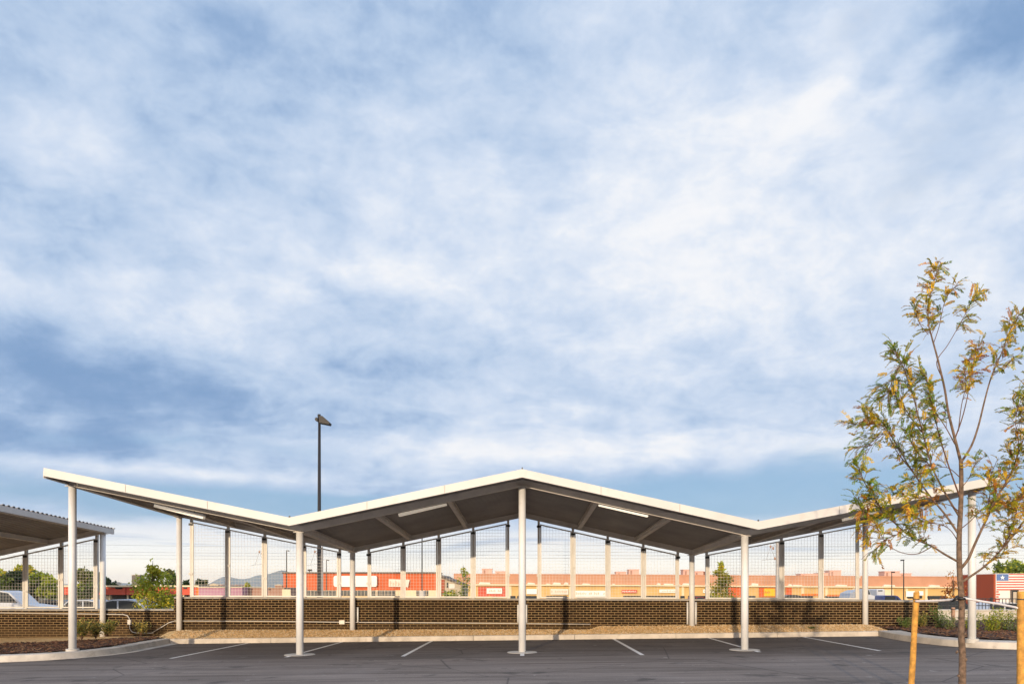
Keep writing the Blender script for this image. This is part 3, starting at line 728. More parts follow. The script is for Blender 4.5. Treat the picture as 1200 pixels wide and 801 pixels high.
# trunk and leader
branch([(1127, 841), (1127.5, 801), (1128, 770), (1126.5, 740), (1127, 706), (1124.5, 668), (1124, 631), (1126, 590), (1126.5, 560), (1126, 539)], .044, .021, 0, 0, (0, 0), 0, trunk=True)
branch([(1126, 541), (1119, 514), (1112, 482), (1107, 455), (1098, 420), (1092, 395), (1087.5, 375), (1090, 350), (1095, 328), (1100, 312)], .018, .003, 0, .05, (.55, 1), 7.5, .3, (.1, .24), drop=.8)
# knots on the trunk
for px, py, s in ((1121.5, 763, 1), (1132, 772, 1), (1123, 791, -1), (1131, 742, 1), (1127, 712, 1)):
    q = P(px, py, TD - .03); tb.tube([q + Vector((-.012 * s, 0, -.018)), q + Vector((0, -.004, 0)), q + Vector((.004 * s, 0, .016))], [.008, .016, .006], 8)
B = branch
B([(1125, 659), (1108, 649), (1092, 640), (1068, 629), (1048, 612), (1032, 594), (1018, 573), (1006, 548)], .014, .003, 0, -.35, (.3, 1), 13, .75)
B([(1092, 640), (1075, 648.5), (1056, 647), (1040, 637), (1030, 622), (1025, 612)], .006, .002, -.1, -.5, (.5, 1), 5, .2, (.08, .18))
B([(1125, 628), (1108, 604), (1088, 578), (1066, 547), (1048, 515), (1032, 492), (1018, 488)], .014, .003, 0, .4, (.4, 1), 9, .6)
B([(1066, 548), (1052, 530), (1040, 508), (1030, 496), (1012, 498), (1000, 496)], .006, .002, .15, .1, (.3, 1), 8, .3)
B([(1125, 606), (1110, 580), (1094, 548), (1082, 508), (1070, 465), (1058, 432), (1050, 412)], .013, .003, 0, -.45, (.35, 1), 10, .6)
B([(1082, 508), (1068, 490), (1056, 470), (1046, 458), (1036, 464)], .006, .002, -.2, -.3, (.2, 1), 9, .85)
B([(1126, 585), (1114, 552), (1103, 520), (1096, 490), (1090, 460), (1086, 444)], .010, .003, 0, -.2, (.35, 1), 10, .75)
B([(1119, 520), (1108, 500), (1098, 486), (1088, 472)], .007, .003, 0, .2, (.3, 1), 9, .6)
B([(1126.5, 541), (1138, 522), (1147, 498), (1155, 468), (1163, 440), (1174, 412), (1183, 390), (1190, 374), (1198, 364)], .014, .003, 0, .1, (.5, 1), 8, .4, (.1, .26))
B([(1163, 440), (1174, 432), (1186, 422), (1198, 412)], .005, .002, 0, .1, (.3, 1), 6, .5, (.08, .18))
B([(1119, 514), (1127, 490), (1134, 466), (1138, 440), (1144, 420), (1148, 404)], .008, .002, 0, .25, (.45, 1), 10, .1, (.1, .24))
B([(1123, 505), (1127, 475), (1131, 450), (1130, 432)], .006, .002, 0, -.2, (.4, 1), 8, .15, (.08, .2))
B([(1105, 444), (1098, 424), (1110, 405), (1122, 385), (1132, 365), (1140, 350), (1150, 341)], .006, .0018, 0, .15, (.45, 1), 8, .35, (.08, .18), drop=.8)
B([(1094, 402), (1100, 382), (1106, 358), (1113, 342), (1122, 334)], .005, .0015, .03, -.1, (.3, 1), 8, .3, (.07, .15), drop=.8)
B([(1088, 392), (1078, 378), (1073, 362), (1071, 352)], .004, .0015, 0, .1, (.2, 1), 8, .3, (.06, .13), drop=.8)
B([(1124.5, 667), (1134, 655), (1144, 636), (1156, 606), (1168, 582), (1182, 560), (1194, 530), (1203, 500), (1210, 470)], .019, .004, 0, -.3, (.3, 1), 11, .45)
B([(1182, 560), (1190, 545), (1192, 520), (1190, 495), (1194, 470)], .008, .002, -.1, -.4, (.1, 1), 11, .5)
B([(1126, 682), (1138, 674), (1155, 662), (1176, 640), (1198, 612), (1216, 590), (1235, 560)], .016, .005, 0, -.1, (.3, 1), 11, .35)
B([(1158, 600), (1172, 596), (1190, 590), (1208, 586)], .006, .002, -.1, .2, (.15, 1), 9, .25)
B([(1125, 620), (1138, 610), (1152, 596), (1166, 588), (1180, 590)], .006, .002, 0, .4, (.3, 1), 7, .15)
B([(1126, 640), (1116, 622), (1102, 614), (1085, 612), (1070, 604)], .006, .002, 0, .3, (.3, 1), 7, .15)
B([(1126, 560), (1112, 548), (1098, 548), (1084, 556)], .006, .002, 0, .3, (.3, 1), 8, .25)
B([(1125, 600), (1114, 592), (1098, 590), (1080, 598), (1062, 596)], .006, .002, 0, -.35, (.4, 1), 8, .2)
B([(1030, 592), (1020, 588), (1012, 598), (1014, 615), (1020, 628)], .005, .002, -.3, -.3, (.1, 1), 9, .15, (.08, .16))
B([(1126, 572), (1136, 560), (1142, 545), (1152, 536)], .005, .002, 0, -.2, (.3, 1), 7, .3, (.07, .16))
B([(1206, 505), (1200, 488), (1203, 465), (1206, 440)], .006, .002, -.25, -.4, (.1, 1), 9, .4)
B([(1048, 612), (1036, 606), (1022, 604), (1010, 596), (1003, 582)], .006, .002, -.15, -.1, (.1, 1), 12, .8)
B([(1060, 622), (1046, 628), (1034, 634), (1026, 646)], .005, .002, -.1, .1, (.1, 1), 9, .1)
B([(1040, 504), (1028, 514), (1018, 528), (1010, 546)], .005, .002, .3, .2, (.1, 1), 11, .7)
B([(1056, 424), (1050, 440), (1044, 452), (1040, 470)], .005, .002, -.4, -.3, (.1, 1), 10, .55)
B([(1096, 552), (1086, 540), (1072, 524), (1062, 505)], .006, .002, -.1, -.2, (.1, 1), 12, .7)
B([(1108, 577), (1094, 570), (1078, 566), (1062, 572)], .006, .002, -.1, -.3, (.1, 1), 10, .5)
B([(1088, 580), (1072, 584), (1054, 580), (1040, 572)], .006, .002, .1, .2, (.1, 1), 11, .6)
B([(1176, 640), (1184, 622), (1190, 600), (1200, 575)], .007, .002, -.1, -.3, (.1, 1), 11, .3)
B([(1156, 606), (1160, 580), (1160, 560), (1166, 545)], .006, .002, -.1, .2, (.1, 1), 8, .3)
tb.build('trunk', 'bark', tree, smooth='sides'); twb.build('twig', 'twig', tree); fol.build('crown', LEAFM, tree)

def stake(p0, p1, r, label):
    o = empty('timber_stake', p0, label, 'stake', 'timber stakes holding the young tree')
    n = 10; pts = [p0.lerp(p1, i / n) + Vector((U(-.002, .002), U(-.002, .002), 0)) for i in range(n + 1)]
    b = MB(); b.tube(pts + [pts[-1] + Vector((0, 0, .008))], [r * U(.96, 1.04) for _ in range(n)] + [r * .98, r * .86], 20); b.build('post', 'stake', o, smooth='sides')
    b = MB(); t = (p1 - p0).normalized(); q = p1 - t * .085
    b.tube([q, q + t * .012], r * 1.06, 16); b.build('tie_wire', 'dark_metal', o)
a = P(1074, 694, 9.0); a2 = P(1068, 801, 9.0); dv = (a2 - a) / (a.z - a2.z)
stake(a + dv * (a.z - .1), a, .035, 'thin orange timber stake leaning left of the young tree')
a = P(1198, 693, 7.8); a2 = P(1197.5, 801, 7.8); dv = (a2 - a) / (a.z - a2.z)
stake(a + dv * (a.z - .1), a, .047, 'thick orange timber stake at the right edge')
tie = empty('tree_tie', P(1127, 700, TD), 'pale webbing strap tying the young tree to both stakes with black collar', 'strap')
def strap(pts, w):
    b = MB(); S = sm(pts, 6); b.tube(S, w / 2, 8); b.build('strap', 'strap', tie, smooth='sides')
strap([P(1073, 704, 8.96), P(1090, 703.5, 8.78), P(1108, 702.8, 8.58), P(1122, 701.5, 8.4)], .026)
strap([P(1129, 700, 8.37), P(1150, 704, 8.2), P(1172, 707.5, 8.0), P(1194, 712, 7.8)], .026)
b = MB(); q = P(1127, 701, TD)
ring = []
for i in range(15):
    w = 2 * math.pi * i / 14; ring.append(q + Vector((math.cos(w) * .052, math.sin(w) * .052, .012 * math.sin(w * 1.0) + .012)))
b.tube(ring, [.018 + .004 * math.sin(i) for i in range(15)], 8)
b.tube([q + Vector((-.05, -.02, .02)), q + Vector((-.085, .0, -.01)), q + Vector((-.1, .03, -.035))], [.02, .014, .006], 8)
b.build('rubber_collar', 'rubber', tie, smooth='sides')
# planting bed of the young tree (just outside the frame)
pts = [(3.4, 4), (3.4, 8.9), (3.8, 9.6), (4.6, 9.9), (6.8, 9.9), (7.6, 9.6), (8, 8.9), (8, 4)]
path_kerb('kerb_tree_island', pts, .16, .14, side=-1)
tag(clip_grid('mulch_bed_near', in_poly(pts), 3.4, 8, 4, 9.9, .1, lambda x, y: zg(x) + .1 + .03 * noise.noise(Vector((x * 4, y * 4, 1))), 'mulch'), kind='structure')
o = empty('timber_post', P(1117, 741, 23), 'short old brown timber post standing among the shrubs', 'post')
b = MB(); q = P(1117, 742, 23.0); b.cbox(q.x - .045, 22.96, .1, q.x + .045, 23.05, Z(711, 23), .012); b.build('post_shaft', 'oldwood', o)
b = MB(); b.box(q.x - .05, 22.955, Z(713, 23) - .02, q.x + .05, 23.055, Z(713, 23)); b.build('band', 'dark_metal', o)

# ------------------------------------------------------------------ poles
o = empty('street_lamp', (X(374, 28), 28, GZ), 'tall dark bronze lamp post rising above the left valley of the roof', 'lamp post', 'lamp posts beyond the wall')
D = 28; x = X(374, D); b = MB(); b.tube([(x, D, GZ), (x, D, .3), (x + .01, D, Z(488, D))], [.095, .09, .05], 12); b.build('pole', 'bronze', o, smooth='sides')
b = MB(); b.tube([(x, D, GZ), (x, D, GZ + .5), (x, D, GZ + .55)], [.2, .2, .1], 16); b.build('base', 'footing', o)
zt = Z(488, D); b = MB(); b.tube([(x, D, zt - .02), (x, D, zt + .09)], .06, 10); b.build('cap', 'bronze', o)
b = MB(); b.prism([(x + .04, zt - .26), (x + .42, zt - .33), (x + .44, zt - .25), (x + .30, zt - .12), (x + .16, zt + .0), (x + .04, zt - .02)], D - .17, D + .17)
b.prism([(x - .04, zt - .2), (x - .13, zt - .16), (x - .15, zt - .09), (x - .1, zt - .04), (x - .04, zt - .05)], D - .08, D + .08); b.build('lamp_head', 'bronze', o)
GZ = -2.4      # foundations of the far things, below the lower ground behind
def thin_lamp(px, top, d, label, r=.1, head=True, m='bronze', arm=1):
    o = empty('street_lamp', (X(px, d), d, GZ), label, 'lamp post', 'lamp posts beyond the wall'); x = X(px, d); zt = Z(top, d)
    b = MB(); b.tube([(x, d, GZ), (x, d, zt)], [r, r * .7], 8); b.build('pole', m, o)
    if head:
        b = MB(); L = d * 3 / F; b.prism([(x, zt - .05), (x + arm * L, zt - .12), (x + arm * L, zt + .1), (x, zt + .12)][::arm], d - .25, d + .25); b.build('lamp_head', m, o)
thin_lamp(494.6, 626, 70, 'thin dark lamp pole seen through the screen left of centre', .075, False)
b = MB(); x = X(494.6, 70); b.tube([(x, 70, GZ), (x, 70, GZ + .3), (x, 70, 1.3)], [.3, .3, .28], 12)
bo = empty('pole_base', (x, 70, GZ), 'pale concrete base of the thin dark lamp pole', 'base'); b.build('concrete_base', 'footing', bo)
thin_lamp(335.8, 645, 150, 'thin far lamp pole above the left end of the orange building', .13)
thin_lamp(382.5, 656, 150, 'short far lamp pole above the orange building, right of the tall lamp', .13)
thin_lamp(1059, 656, 120, 'far lamp pole in front of the strip mall, left of the left stake', .11, arm=-1)
thin_lamp(1045, 670, 130, 'short far pole beside the roof unit near the left stake', .10)
def catenary(px, top, d, r, label, arm=-1):
    x = X(px, d); o = empty('utility_pole', (x, d, GZ), label, 'utility pole', 'utility poles beyond the wall'); zt = Z(top, d)
    b = MB(); b.tube([(x, d, GZ), (x, d, zt)], [r, r * .85], 10); b.build('pole', 'galv', o)
    b = MB(); u = d / F
    b.tube([(x, d, zt - 3 * u), (x + arm * 8 * u, d, zt - 6 * u), (x + arm * 13 * u, d, zt - 21 * u)], .022, 5)
    b.tube([(x, d, zt - 20 * u), (x + arm * 18 * u, d, zt - 22 * u)], .022, 5)
    b.tube([(x + arm * 3 * u, d, zt - 20 * u), (x + arm * 8 * u, d, zt - 6 * u)], .02, 5); b.build('arm', 'galv', o)
    b = MB()
    for ax, az in ((5, 8), (8, 6), (3, 20)):
        q = Vector((x + arm * ax * u, d, zt - az * u)); b.tube([q + Vector((0, 0, -.14)), q, q + Vector((0, 0, .14))], [.06, .12, .06], 8)
    b.build('insulator', 'oldwood', o)
GZ = -.6
catenary(911, 634, 78, .20, 'grey steel wire pole with brackets right of centre, behind a screen post')
catenary(377, 640, 82, .17, 'wire pole with bracket arm hidden mostly behind the tall lamp post')
catenary(312, 640, 84, .16, 'wire pole with bracket arm beside the third left screen post', -1)
for i, (py, d, sag) in enumerate(((647.5, 80, .5), (654.5, 80, .2), (640, 84, .7), (651, 92, .3))):
    b = MB(); pts = [(-110 + 220 * k / 40, d, Z(py, d) + sag * ((k % 10) / 10 - .5) ** 2 * 2) for k in range(41)]
    b.tube(pts, .009, 4, False)
    tag(b.build('overhead_wire', 'bronze'), ['upper thin overhead wire crossing behind the screens', 'lowest thin overhead wire crossing behind the screens', 'topmost thin overhead wire crossing behind the screens', 'middle thin overhead wire farther behind the screens'][i], 'wire', 'overhead wires')
# floodlight on orange building roof etc. are built with the buildings

# ------------------------------------------------------------------ buildings
def bbox(b, x0, x1, ya, yb, d, depth): b.box(X(x0, d), d, Z(yb, d), X(x1, d), d + depth, Z(ya, d))
def panel(name, m, root, x0, x1, ya, yb, d, out=.15, th=.1):
    b = MB(); b.box(X(x0, d), d - out - th, Z(yb, d), X(x1, d), d - out, Z(ya, d)); return b.build(name, m, root)
GZ = -2.4
D = 150; o = empty('shop_building', (X(422, D), D, GZ), 'bright orange flat roofed shop building with dark cap and white sign', 'building')
b = MB(); b.box(X(332, D), D, GZ, X(513, D), D + 7, Z(671, D)); b.build('wall', 'orange_panel', o)
b = MB(); b.box(X(331, D), D - .3, Z(671.6, D), X(514, D), D + 7.3, Z(669.8, D)); b.build('roof', 'brown_roof', o)
panel('lower_wall', 'cream_trim', o, 332, 513.5, 691, 700, D, .02, .1)
panel('lower_wall', 'beige', o, 440, 458, 692, 700, D, .2, .1)
for a, c in ((341, 346), (352, 394), (399, 440), (443, 463), (488, 492.5), (498, 502)): 
    w = panel('window', 'glass', o, a, c, 691.2, 697.5, D, .32, .05); 
    b = MB(); d2 = D - .4
    for k in range(1, max(2, int((c - a) / 4))): xx = X(a + (c - a) * k / max(2, int((c - a) / 4)), D); b.box(xx - .05, d2, Z(697.5, D), xx + .05, d2 + .02, Z(691.2, D))
    b.build('mullion', 'beige', w)
# pilaster ribs on the orange cladding
b = MB()
for px in range(336, 512, 8): xx = X(px, D); b.box(xx - .04, D - .06, Z(691, D), xx + .04, D - .001, Z(671.6, D))
b.build('cladding_rib', 'orange_panel', o)
s = empty('shop_sign', (X(417, D), D - .6, Z(681, D)), 'large blank glowing white rounded sign on the orange shop building', 'sign')
b = MB(); x0, x1, z0, z1 = X(392, D), X(442.5, D), Z(687, D), Z(674.2, D); r = .4; poly = []
for cx, cz, a0 in ((x1 - r, z0 + r, -90), (x1 - r, z1 - r, 0), (x0 + r, z1 - r, 90), (x0 + r, z0 + r, 180)):
    for k in range(5): a = R(a0 + 22.5 * k); poly.append((cx + r * math.cos(a), cz + r * math.sin(a)))
b.prism(poly, D - .75, D - .35); b.build('sign_face', 'sign_white', s)
s = empty('shop_sign', (X(467, D), D - .5, Z(682, D)), 'smaller white slanted lettering sign at the right of the orange building', 'sign')
b = MB(); x0 = X(456, D); u = D / F
b.prism([(x0, Z(687, D)), (X(476, D), Z(687, D)), (X(478.5, D), Z(688, D)), (X(480.5, D), Z(678.8, D)), (x0, Z(678, D))], D - .5, D - .3); b.build('sign_board', 'awning_white', s)
for k, hgt in enumerate((6, 4, 6, 4, 5, 6)):
    b = MB(); xx = x0 + (1.6 + k * 3.2) * u; b.box(xx, D - .56, Z(686, D), xx + .8 * u, D - .5, Z(686 - hgt, D)); b.box(xx + .8 * u, D - .56, Z(686 - hgt / 2, D), xx + 2 * u, D - .5, Z(686 - hgt / 2, D) + .9 * u); b.build('letter', 'sign_letter', s)
# roof floodlight
s = empty('floodlight', (X(362, D), D, Z(670, D)), 'small dark floodlight on the roof edge of the orange building', 'lamp')
b = MB(); b.box(X(360, D), D + .2, Z(668.6, D), X(364.4, D), D + .9, Z(666.4, D)); b.build('lamp_head', 'bronze', s); b = MB(); b.tube([(X(362, D), D + .5, Z(669.9, D)), (X(362, D), D + .5, Z(668.5, D))], .08, 6); b.build('bracket', 'bronze', s)
# gabled shed
D = 120; o = empty('shed', (X(524, D), D, GZ), 'small gabled shed with grey sloping roof right of the orange building', 'building')
b = MB(); b.prism([(X(516, D), GZ), (X(541, D), GZ), (X(541, D), Z(685, D)), (X(516, D), Z(676, D))], D, D + 14); b.build('wall', 'beige', o)
b = MB(); b.prism([(X(515, D), Z(676, D)), (X(542.5, D), Z(686, D)), (X(542.5, D), Z(684.3, D)), (X(519.5, D), Z(675, D)), (X(516.5, D), Z(673, D)), (X(515, D), Z(673, D))], D - .5, D + 14.5); b.build('roof', 'brown_roof', o)
panel('door', 'rust_wall', o, 517, 521, 678.5, 699, D, .02); panel('door', 'white_wall', o, 526, 533, 683.5, 689, D, .02); panel('window', 'glass', o, 523.5, 525.3, 682, 688, D, .02)
# strip mall
D = 230; o = empty('strip_mall', (X(830, D), D, GZ), 'very long low terracotta and sand coloured strip mall across the background', 'building')
b = MB(); st = [(X(532, D), Z(672, D)), (X(720, D), Z(672.8, D)), (X(925, D), Z(674.2, D)), (X(1230, D), Z(676, D))]
def zroof(px): return lerp_pts(st, X(px, D))
b.sweep_x([(D - .8, 0), (D - .8, -3.4), (D + 60, -3.4), (D + 60, 0)], st); b.build('upper_wall', 'terracotta', o)
b = MB(); b.sweep_x([(D, -3.41), (D, -9), (D + 59.5, -9), (D + 59.5, -3.41)], st); b.build('lower_wall', 'sand', o)
b = MB(); b.sweep_x([(D - 1.6, -3.2), (D - 1.6, -3.6), (D - .805, -3.6), (D - .805, -3.2)], st); b.build('cornice', 'cream_trim', o)
b = MB(); b.sweep_x([(D - .95, .1), (D - .95, -.2), (D - .81, -.2), (D - .81, .1)], st); b.build('coping', 'terracotta', o)
# awnings / parapet caps above the cornice, pilasters, fronts
for a, c, h in ((561, 575, 2.6), (617, 627, 2.2), (639, 645, 1.2), (647, 657, 2.6), (660, 666, 3), (681, 691, 1.5), (716, 720, 1.3), (768, 773, 2.6), (776, 788, 1.8), (798, 812, 2.4), (878, 887, 3.2), (921, 926, 2.3), (926, 938, 1.5), (976, 990, 2), (1032, 1046, 2.4), (1085, 1098, 2.4)):
    zz = zroof((a + c) / 2) - 3.2; u = D / F; b = MB(); b.prism([(X(a, D), zz), (X(c, D), zz), (X(c, D) - .5 * u, zz + h * u * .7), (X(a, D) + 2 * u, zz + h * u)], D - 1.7, D - .83); b.build('parapet_cap', 'awning_white', o)
for a, c, ya, yb, m in ((560.5, 593, 687, 699, 'red_paint'), (857, 871, 688, 699, 'orange_panel'), (889, 914, 688, 699, 'orange_panel'), (920, 927, 687.5, 699, 'orange_panel'), (853, 857, 688, 699, 'red_paint'), (1032, 1046, 690, 699, 'cream_trim')):
    panel('shop_front', m, o, a, c, ya, yb, D, .4, .2)
for a, c in ((598, 604), (606, 611), (614, 629), (640, 664), (676, 710), (812, 852), (938, 952), (966, 994), (1062, 1080), (1086, 1108), (730, 752), (757, 791), (797, 802), (806, 812), (825, 829), (871, 885)):
    w = panel('window', 'glass', o, a, c, 697.6, 700.6, D, .3, .1)
for px in (598, 630, 668, 714, 756, 800, 832, 940, 968, 1000, 1062, 1085, 1110):
    b = MB(); xx = X(px, D); b.box(xx - .4, D - .35, GZ, xx + .4, D - .02, zroof(px) - 3.6); b.build('pilaster', 'cream_trim', o)
for a, c, ya, yb, m, lab in ((570.5, 588.5, 688.6, 695, 'sign_white', 'white sign on the red shop front left of the central column'),
    (617, 629, 689.5, 695.5, 'sign_white', 'pale pink sign just right of the central column'), (645, 666, 689.5, 696, 'awning_white', 'cream sign board over the first mall window right of centre'),
    (674, 712, 691.5, 698.5, 'sign_white', 'widest white sign board on the strip mall'), (728, 746, 690.6, 694.3, 'red_paint', 'red sign with pale left end on the strip mall'), (772, 792, 690, 694, 'sign_white', 'narrow white sign above the dark mall windows'),
    (823, 836, 690, 694, 'sign_white', 'white sign behind the rear right column'), (894, 907, 689, 698, 'sign_yellow', 'square yellow sign on the orange shop front'), (938, 958, 695.2, 697.5, 'sign_orange', 'thin orange lettering strip left of the wide screen post'),
    (968, 994, 696.2, 698.2, 'sign_orange', 'thin orange lettering strip left of the white truck'), (1060, 1070, 692, 698.5, 'sign_white', 'square white sign just left of the left stake'), (1075, 1080, 692, 697, 'sign_white', 'small white sign just right of the left stake')):
    s = empty('shop_sign', (X((a + c) / 2, D), D - 1, Z((ya + yb) / 2, D)), lab, 'sign', 'signs on the strip mall')
    panel('sign_board', m, s, a, c, ya, yb, D, .85, .15)
    if c - a > 12 or m == 'sign_yellow':
        n = int((c - a) / 2.2); col = {'sign_white': 'sign_letter', 'awning_white': 'sign_letter', 'red_paint': 'sign_white', 'sign_orange': 'rust_wall', 'sign_yellow': 'sign_orange'}[m]
        hh = (yb - ya)
        for k in range(n):
            if random.Random(k * 7 + int(a)).random() < .18: continue
            p0 = a + 1 + k * (c - a - 2) / n; b = MB()
            b.box(X(p0, D), D - 1.08, Z(yb - hh * .28, D), X(p0 + .5, D), D - 1.0, Z(ya + hh * (.25 + .2 * (k % 2)), D)); b.box(X(p0 + .5, D), D - 1.08, Z(yb - hh * .45, D), X(p0 + 1.3, D), D - 1.0, Z(yb - hh * .62, D)); b.build('letter', col, s)
for a, c, ya, lab in ((564, 576, 666, 'pink rooftop unit, tallest on the mall left of the central column'), (580, 593, 669, 'low pink rooftop unit next to the tall one left of centre'), (724, 736, 669.6, 'low rooftop unit right of centre on the mall'), (739, 751.5, 666.8, 'tall rooftop unit right of centre on the mall'),
    (804, 816, 667, 'rooftop unit seen beside the rear right column'), (817, 828, 669, 'lower rooftop unit seen left of the green sapling'), (830, 836, 669.5, 'smallest rooftop unit right of the rear right column'), (944, 966, 672, 'long low rooftop unit behind the double screen post'), (966, 977, 671, 'pink rooftop unit behind the right screen'), (978.5, 992, 668, 'tall pink rooftop unit between the last two screen posts'),
    (1044, 1062, 669, 'tall pink rooftop unit left of the left stake'), (1062, 1076, 671.5, 'low pink rooftop unit above the left stake')):
    m_ = (a + c) / 2; s = empty('rooftop_unit', (X(m_, D), D + 6, zroof(m_)), lab, 'rooftop unit', 'rooftop units on the strip mall')
    b = MB(); b.box(X(a, D), D + 4, zroof(m_) - .5, X(c, D), D + 8, Z(ya, D)); b.build('housing', 'roof_unit', s)
    b = MB(); b.box(X(a, D) - .15, D + 3.85, Z(ya, D) + .003, X(c, D) + .15, D + 8.15, Z(ya, D) + .18); b.build('cover', 'roof_unit', s)
    b = MB(); b.box(X(a, D) + .5, D + 3.95, zroof(m_) + .2, X(a, D) + 1.1, D + 3.99, Z(ya, D) - .3); b.build('vent', 'brownpink', s)
# red roofed low building (left)
D = 95; o = empty('low_building', (X(110, D), D, GZ), 'long low building with bright red fascia behind the left wall', 'building')
b = MB(); b.box(X(60, D), D + 1.5, GZ, X(233, D), D + 14, Z(688, D)); b.build('wall', 'tower_grey', o)
b = MB(); b.box(X(58, D), D - .02, Z(687.2, D), X(233, D), D + 15, Z(685.3, D)); b.build('roof', 'cream_trim', o)
for a, c in ((60, 83.5), (84, 145.5), (146.5, 190), (191, 232.6)):
    b = MB(); b.box(X(a, D), D + .3, Z(696.5, D), X(c, D), D + .6, Z(687.3, D)); b.build('fascia', 'red_paint', o)
for a, c in ((87, 98), (116, 122), (134, 142), (156, 166), (197, 204), (214, 218)):
    b = MB(); b.box(X(a, D), D + .2, Z(689.5, D), X(c, D), D + .28, Z(687.4, D)); b.build('vent', 'glass', o)
for px in (62, 84, 104, 125, 146, 168, 190, 212, 231):
    b = MB(); b.box(X(px, D) - .1, D + .7, GZ, X(px, D) + .1, D + .9, Z(696.4, D)); b.build('post', 'cream_trim', o)
panel('shop_front', 'red_paint', o, 84, 101, 697.2, 700.5, D - 0.0, -1.3, .1)
D = 92; o = empty('low_building', (X(265, D), D, GZ), 'low mauve walled building behind the far left screen', 'building')
b = MB(); b.box(X(233, D), D, GZ, X(284, D), D + 10, Z(688, D)); b.build('wall', 'mauve', o)
b = MB(); b.box(X(232.5, D), D - .2, Z(688, D) + .002, X(284.5, D), D + 10.2, Z(687.2, D)); b.build('roof', 'cream_trim', o)
panel('pilaster', 'sign_orange', o, 229, 232.4, 688.5, 700, D, -.5, .2)
D = 94; o = empty('low_building', (X(310, D), D, GZ), 'low brown walled building left of the orange shop', 'building')
b = MB(); b.box(X(284.6, D), D, GZ, X(333, D), D + 10, Z(688.5, D)); b.build('wall', 'brownpink', o)
b = MB(); b.box(X(284.2, D), D - .2, Z(688.5, D) + .002, X(333.5, D), D + 10.2, Z(688, D)); b.build('roof', 'beige', o)
panel('door', 'cream_trim', o, 331, 341, 690, 700, D, .05); panel('window', 'glass', o, 315, 317, 689.5, 691, D, .05)
# distant town roofs
D = 210
for i, (a, c, ya, m, lab) in enumerate(((231, 240, 684.5, 'white_wall', 'tiny white house under the brownish tree'), (245, 256, 683.5, 'cream_trim', 'tiny cream house left of the blue hills'), (257, 262, 685, 'beige', 'tiny beige house left of a screen post'), (274, 280, 685, 'beige', 'tiny beige house right of a screen post'), (282, 296, 686, 'cream_trim', 'wide tiny cream house below the lime tree'), (322, 331, 684.5, 'brownpink', 'tiny brown house by the orange building'), (118, 124, 681.5, 'white_wall', 'tiny white roof vent stack by the small dark trees'), (212, 224, 684.5, 'cream_trim', 'tiny cream house under the low round dark tree'))):
    o = empty('house', (X((a + c) / 2, D), D, GZ), lab, 'house', 'tiny houses far away')
    x0, x1 = X(a, D), X(c, D); zt = Z(ya + 1.2, D); b = MB(); b.box(x0, D, GZ, x1, D + 8, zt); b.build('wall', m, o)
    b = MB(); b.prism([(x0 - .3, zt), (x1 + .3, zt), ((x0 + x1) / 2, Z(ya - .6, D))], D - .3, D + 8.3); b.build('roof', 'beige' if m != 'beige' else 'brownpink', o)
D = 130; o = empty('water_tower', (X(158, D), D, GZ), 'squat grey brown tower behind the bright sapling', 'tower')
b = MB(); b.cbox(X(154, D), D, GZ, X(164, D), D + 1.6, Z(673.5, D), .1); b.build('tower_body', 'tower_grey', o)
b = MB(); b.box(X(153.7, D), D - .06, Z(673.5, D) + .002, X(164.3, D), D + 1.66, Z(672.9, D)); b.build('cap', 'beige', o)
# rust wall and flag mural building (right)
D = 58; o = empty('mural_building', (X(1180, D), D, GZ), 'white building with striped flag mural and rust red side wall at right', 'building')
b = MB(); b.box(X(1167, D), D, GZ, X(1300, D), D + 4.7, Z(671.5, D)); b.build('wall', 'white_wall', o)
b = MB(); b.box(X(1167, D) - .15, D + .02, GZ, X(1167, D) - .004, D + 4.7, Z(672.2, D)); b.build('side_wall', 'rust_wall', o)
mural = panel('mural', 'sign_white', o, 1167.4, 1299, 671.8, 691, D, .003, .02)
b = MB()
for k in range(6):
    y0_ = 674.8 + k * 2.95
    if k < 2: b.box(X(1182, D), D - .035, Z(y0_ + 1.5, D), X(1299, D), D - .024, Z(y0_, D))
    else: b.box(X(1167.6, D), D - .035, Z(y0_ + 1.5, D), X(1299, D), D - .024, Z(y0_, D))
b.box(X(1182, D), D - .035, Z(673.2, D), X(1299, D), D - .024, Z(671.9, D))
b.build('stripes', 'flag_red', mural)
b = MB(); b.box(X(1167.5, D), D - .037, Z(679.9, D), X(1181.6, D), D - .025, Z(672, D)); b.build('canton', 'flag_blue', mural)
b = MB(); cx, cz = X(1174.5, D), Z(676.2, D); pts = []
for k in range(10): r = .2 if k % 2 == 0 else .08; a = R(90 + 36 * k); pts.append((cx + r * math.cos(a), cz + r * math.sin(a)))
b.prism(pts[::-1], D - .045, D - .037); b.build('star', 'sign_white', mural)
for a, c in ((1185, 1191.5), (1203, 1212)):
    dr = panel('door', 'glass', o, a, c, 691.3, 712, D, .03, .05); 
    b = MB(); x0, x1 = X(a, D), X(c, D); b.box(x0 - .08, D - .12, GZ, x0, D - .02, Z(691, D)); b.box(x1, D - .12, GZ, x1 + .08, D - .02, Z(691, D)); b.box(x0 - .08, D - .12, Z(691.2, D) , x1 + .08, D - .02, Z(690.2, D)); b.build('door_frame', 'brown_roof', dr)
panel('window', 'beige', o, 1186.3, 1190.3, 693, 706, D, .09, .02)
for k in range(6):    # stepped quoins on the corner
    panel('quoin', 'flag_red', o, 1167.4, 1170 + (k % 2) * 1.5, 692 + k * 3, 693.6 + k * 3, D, .004, .03)
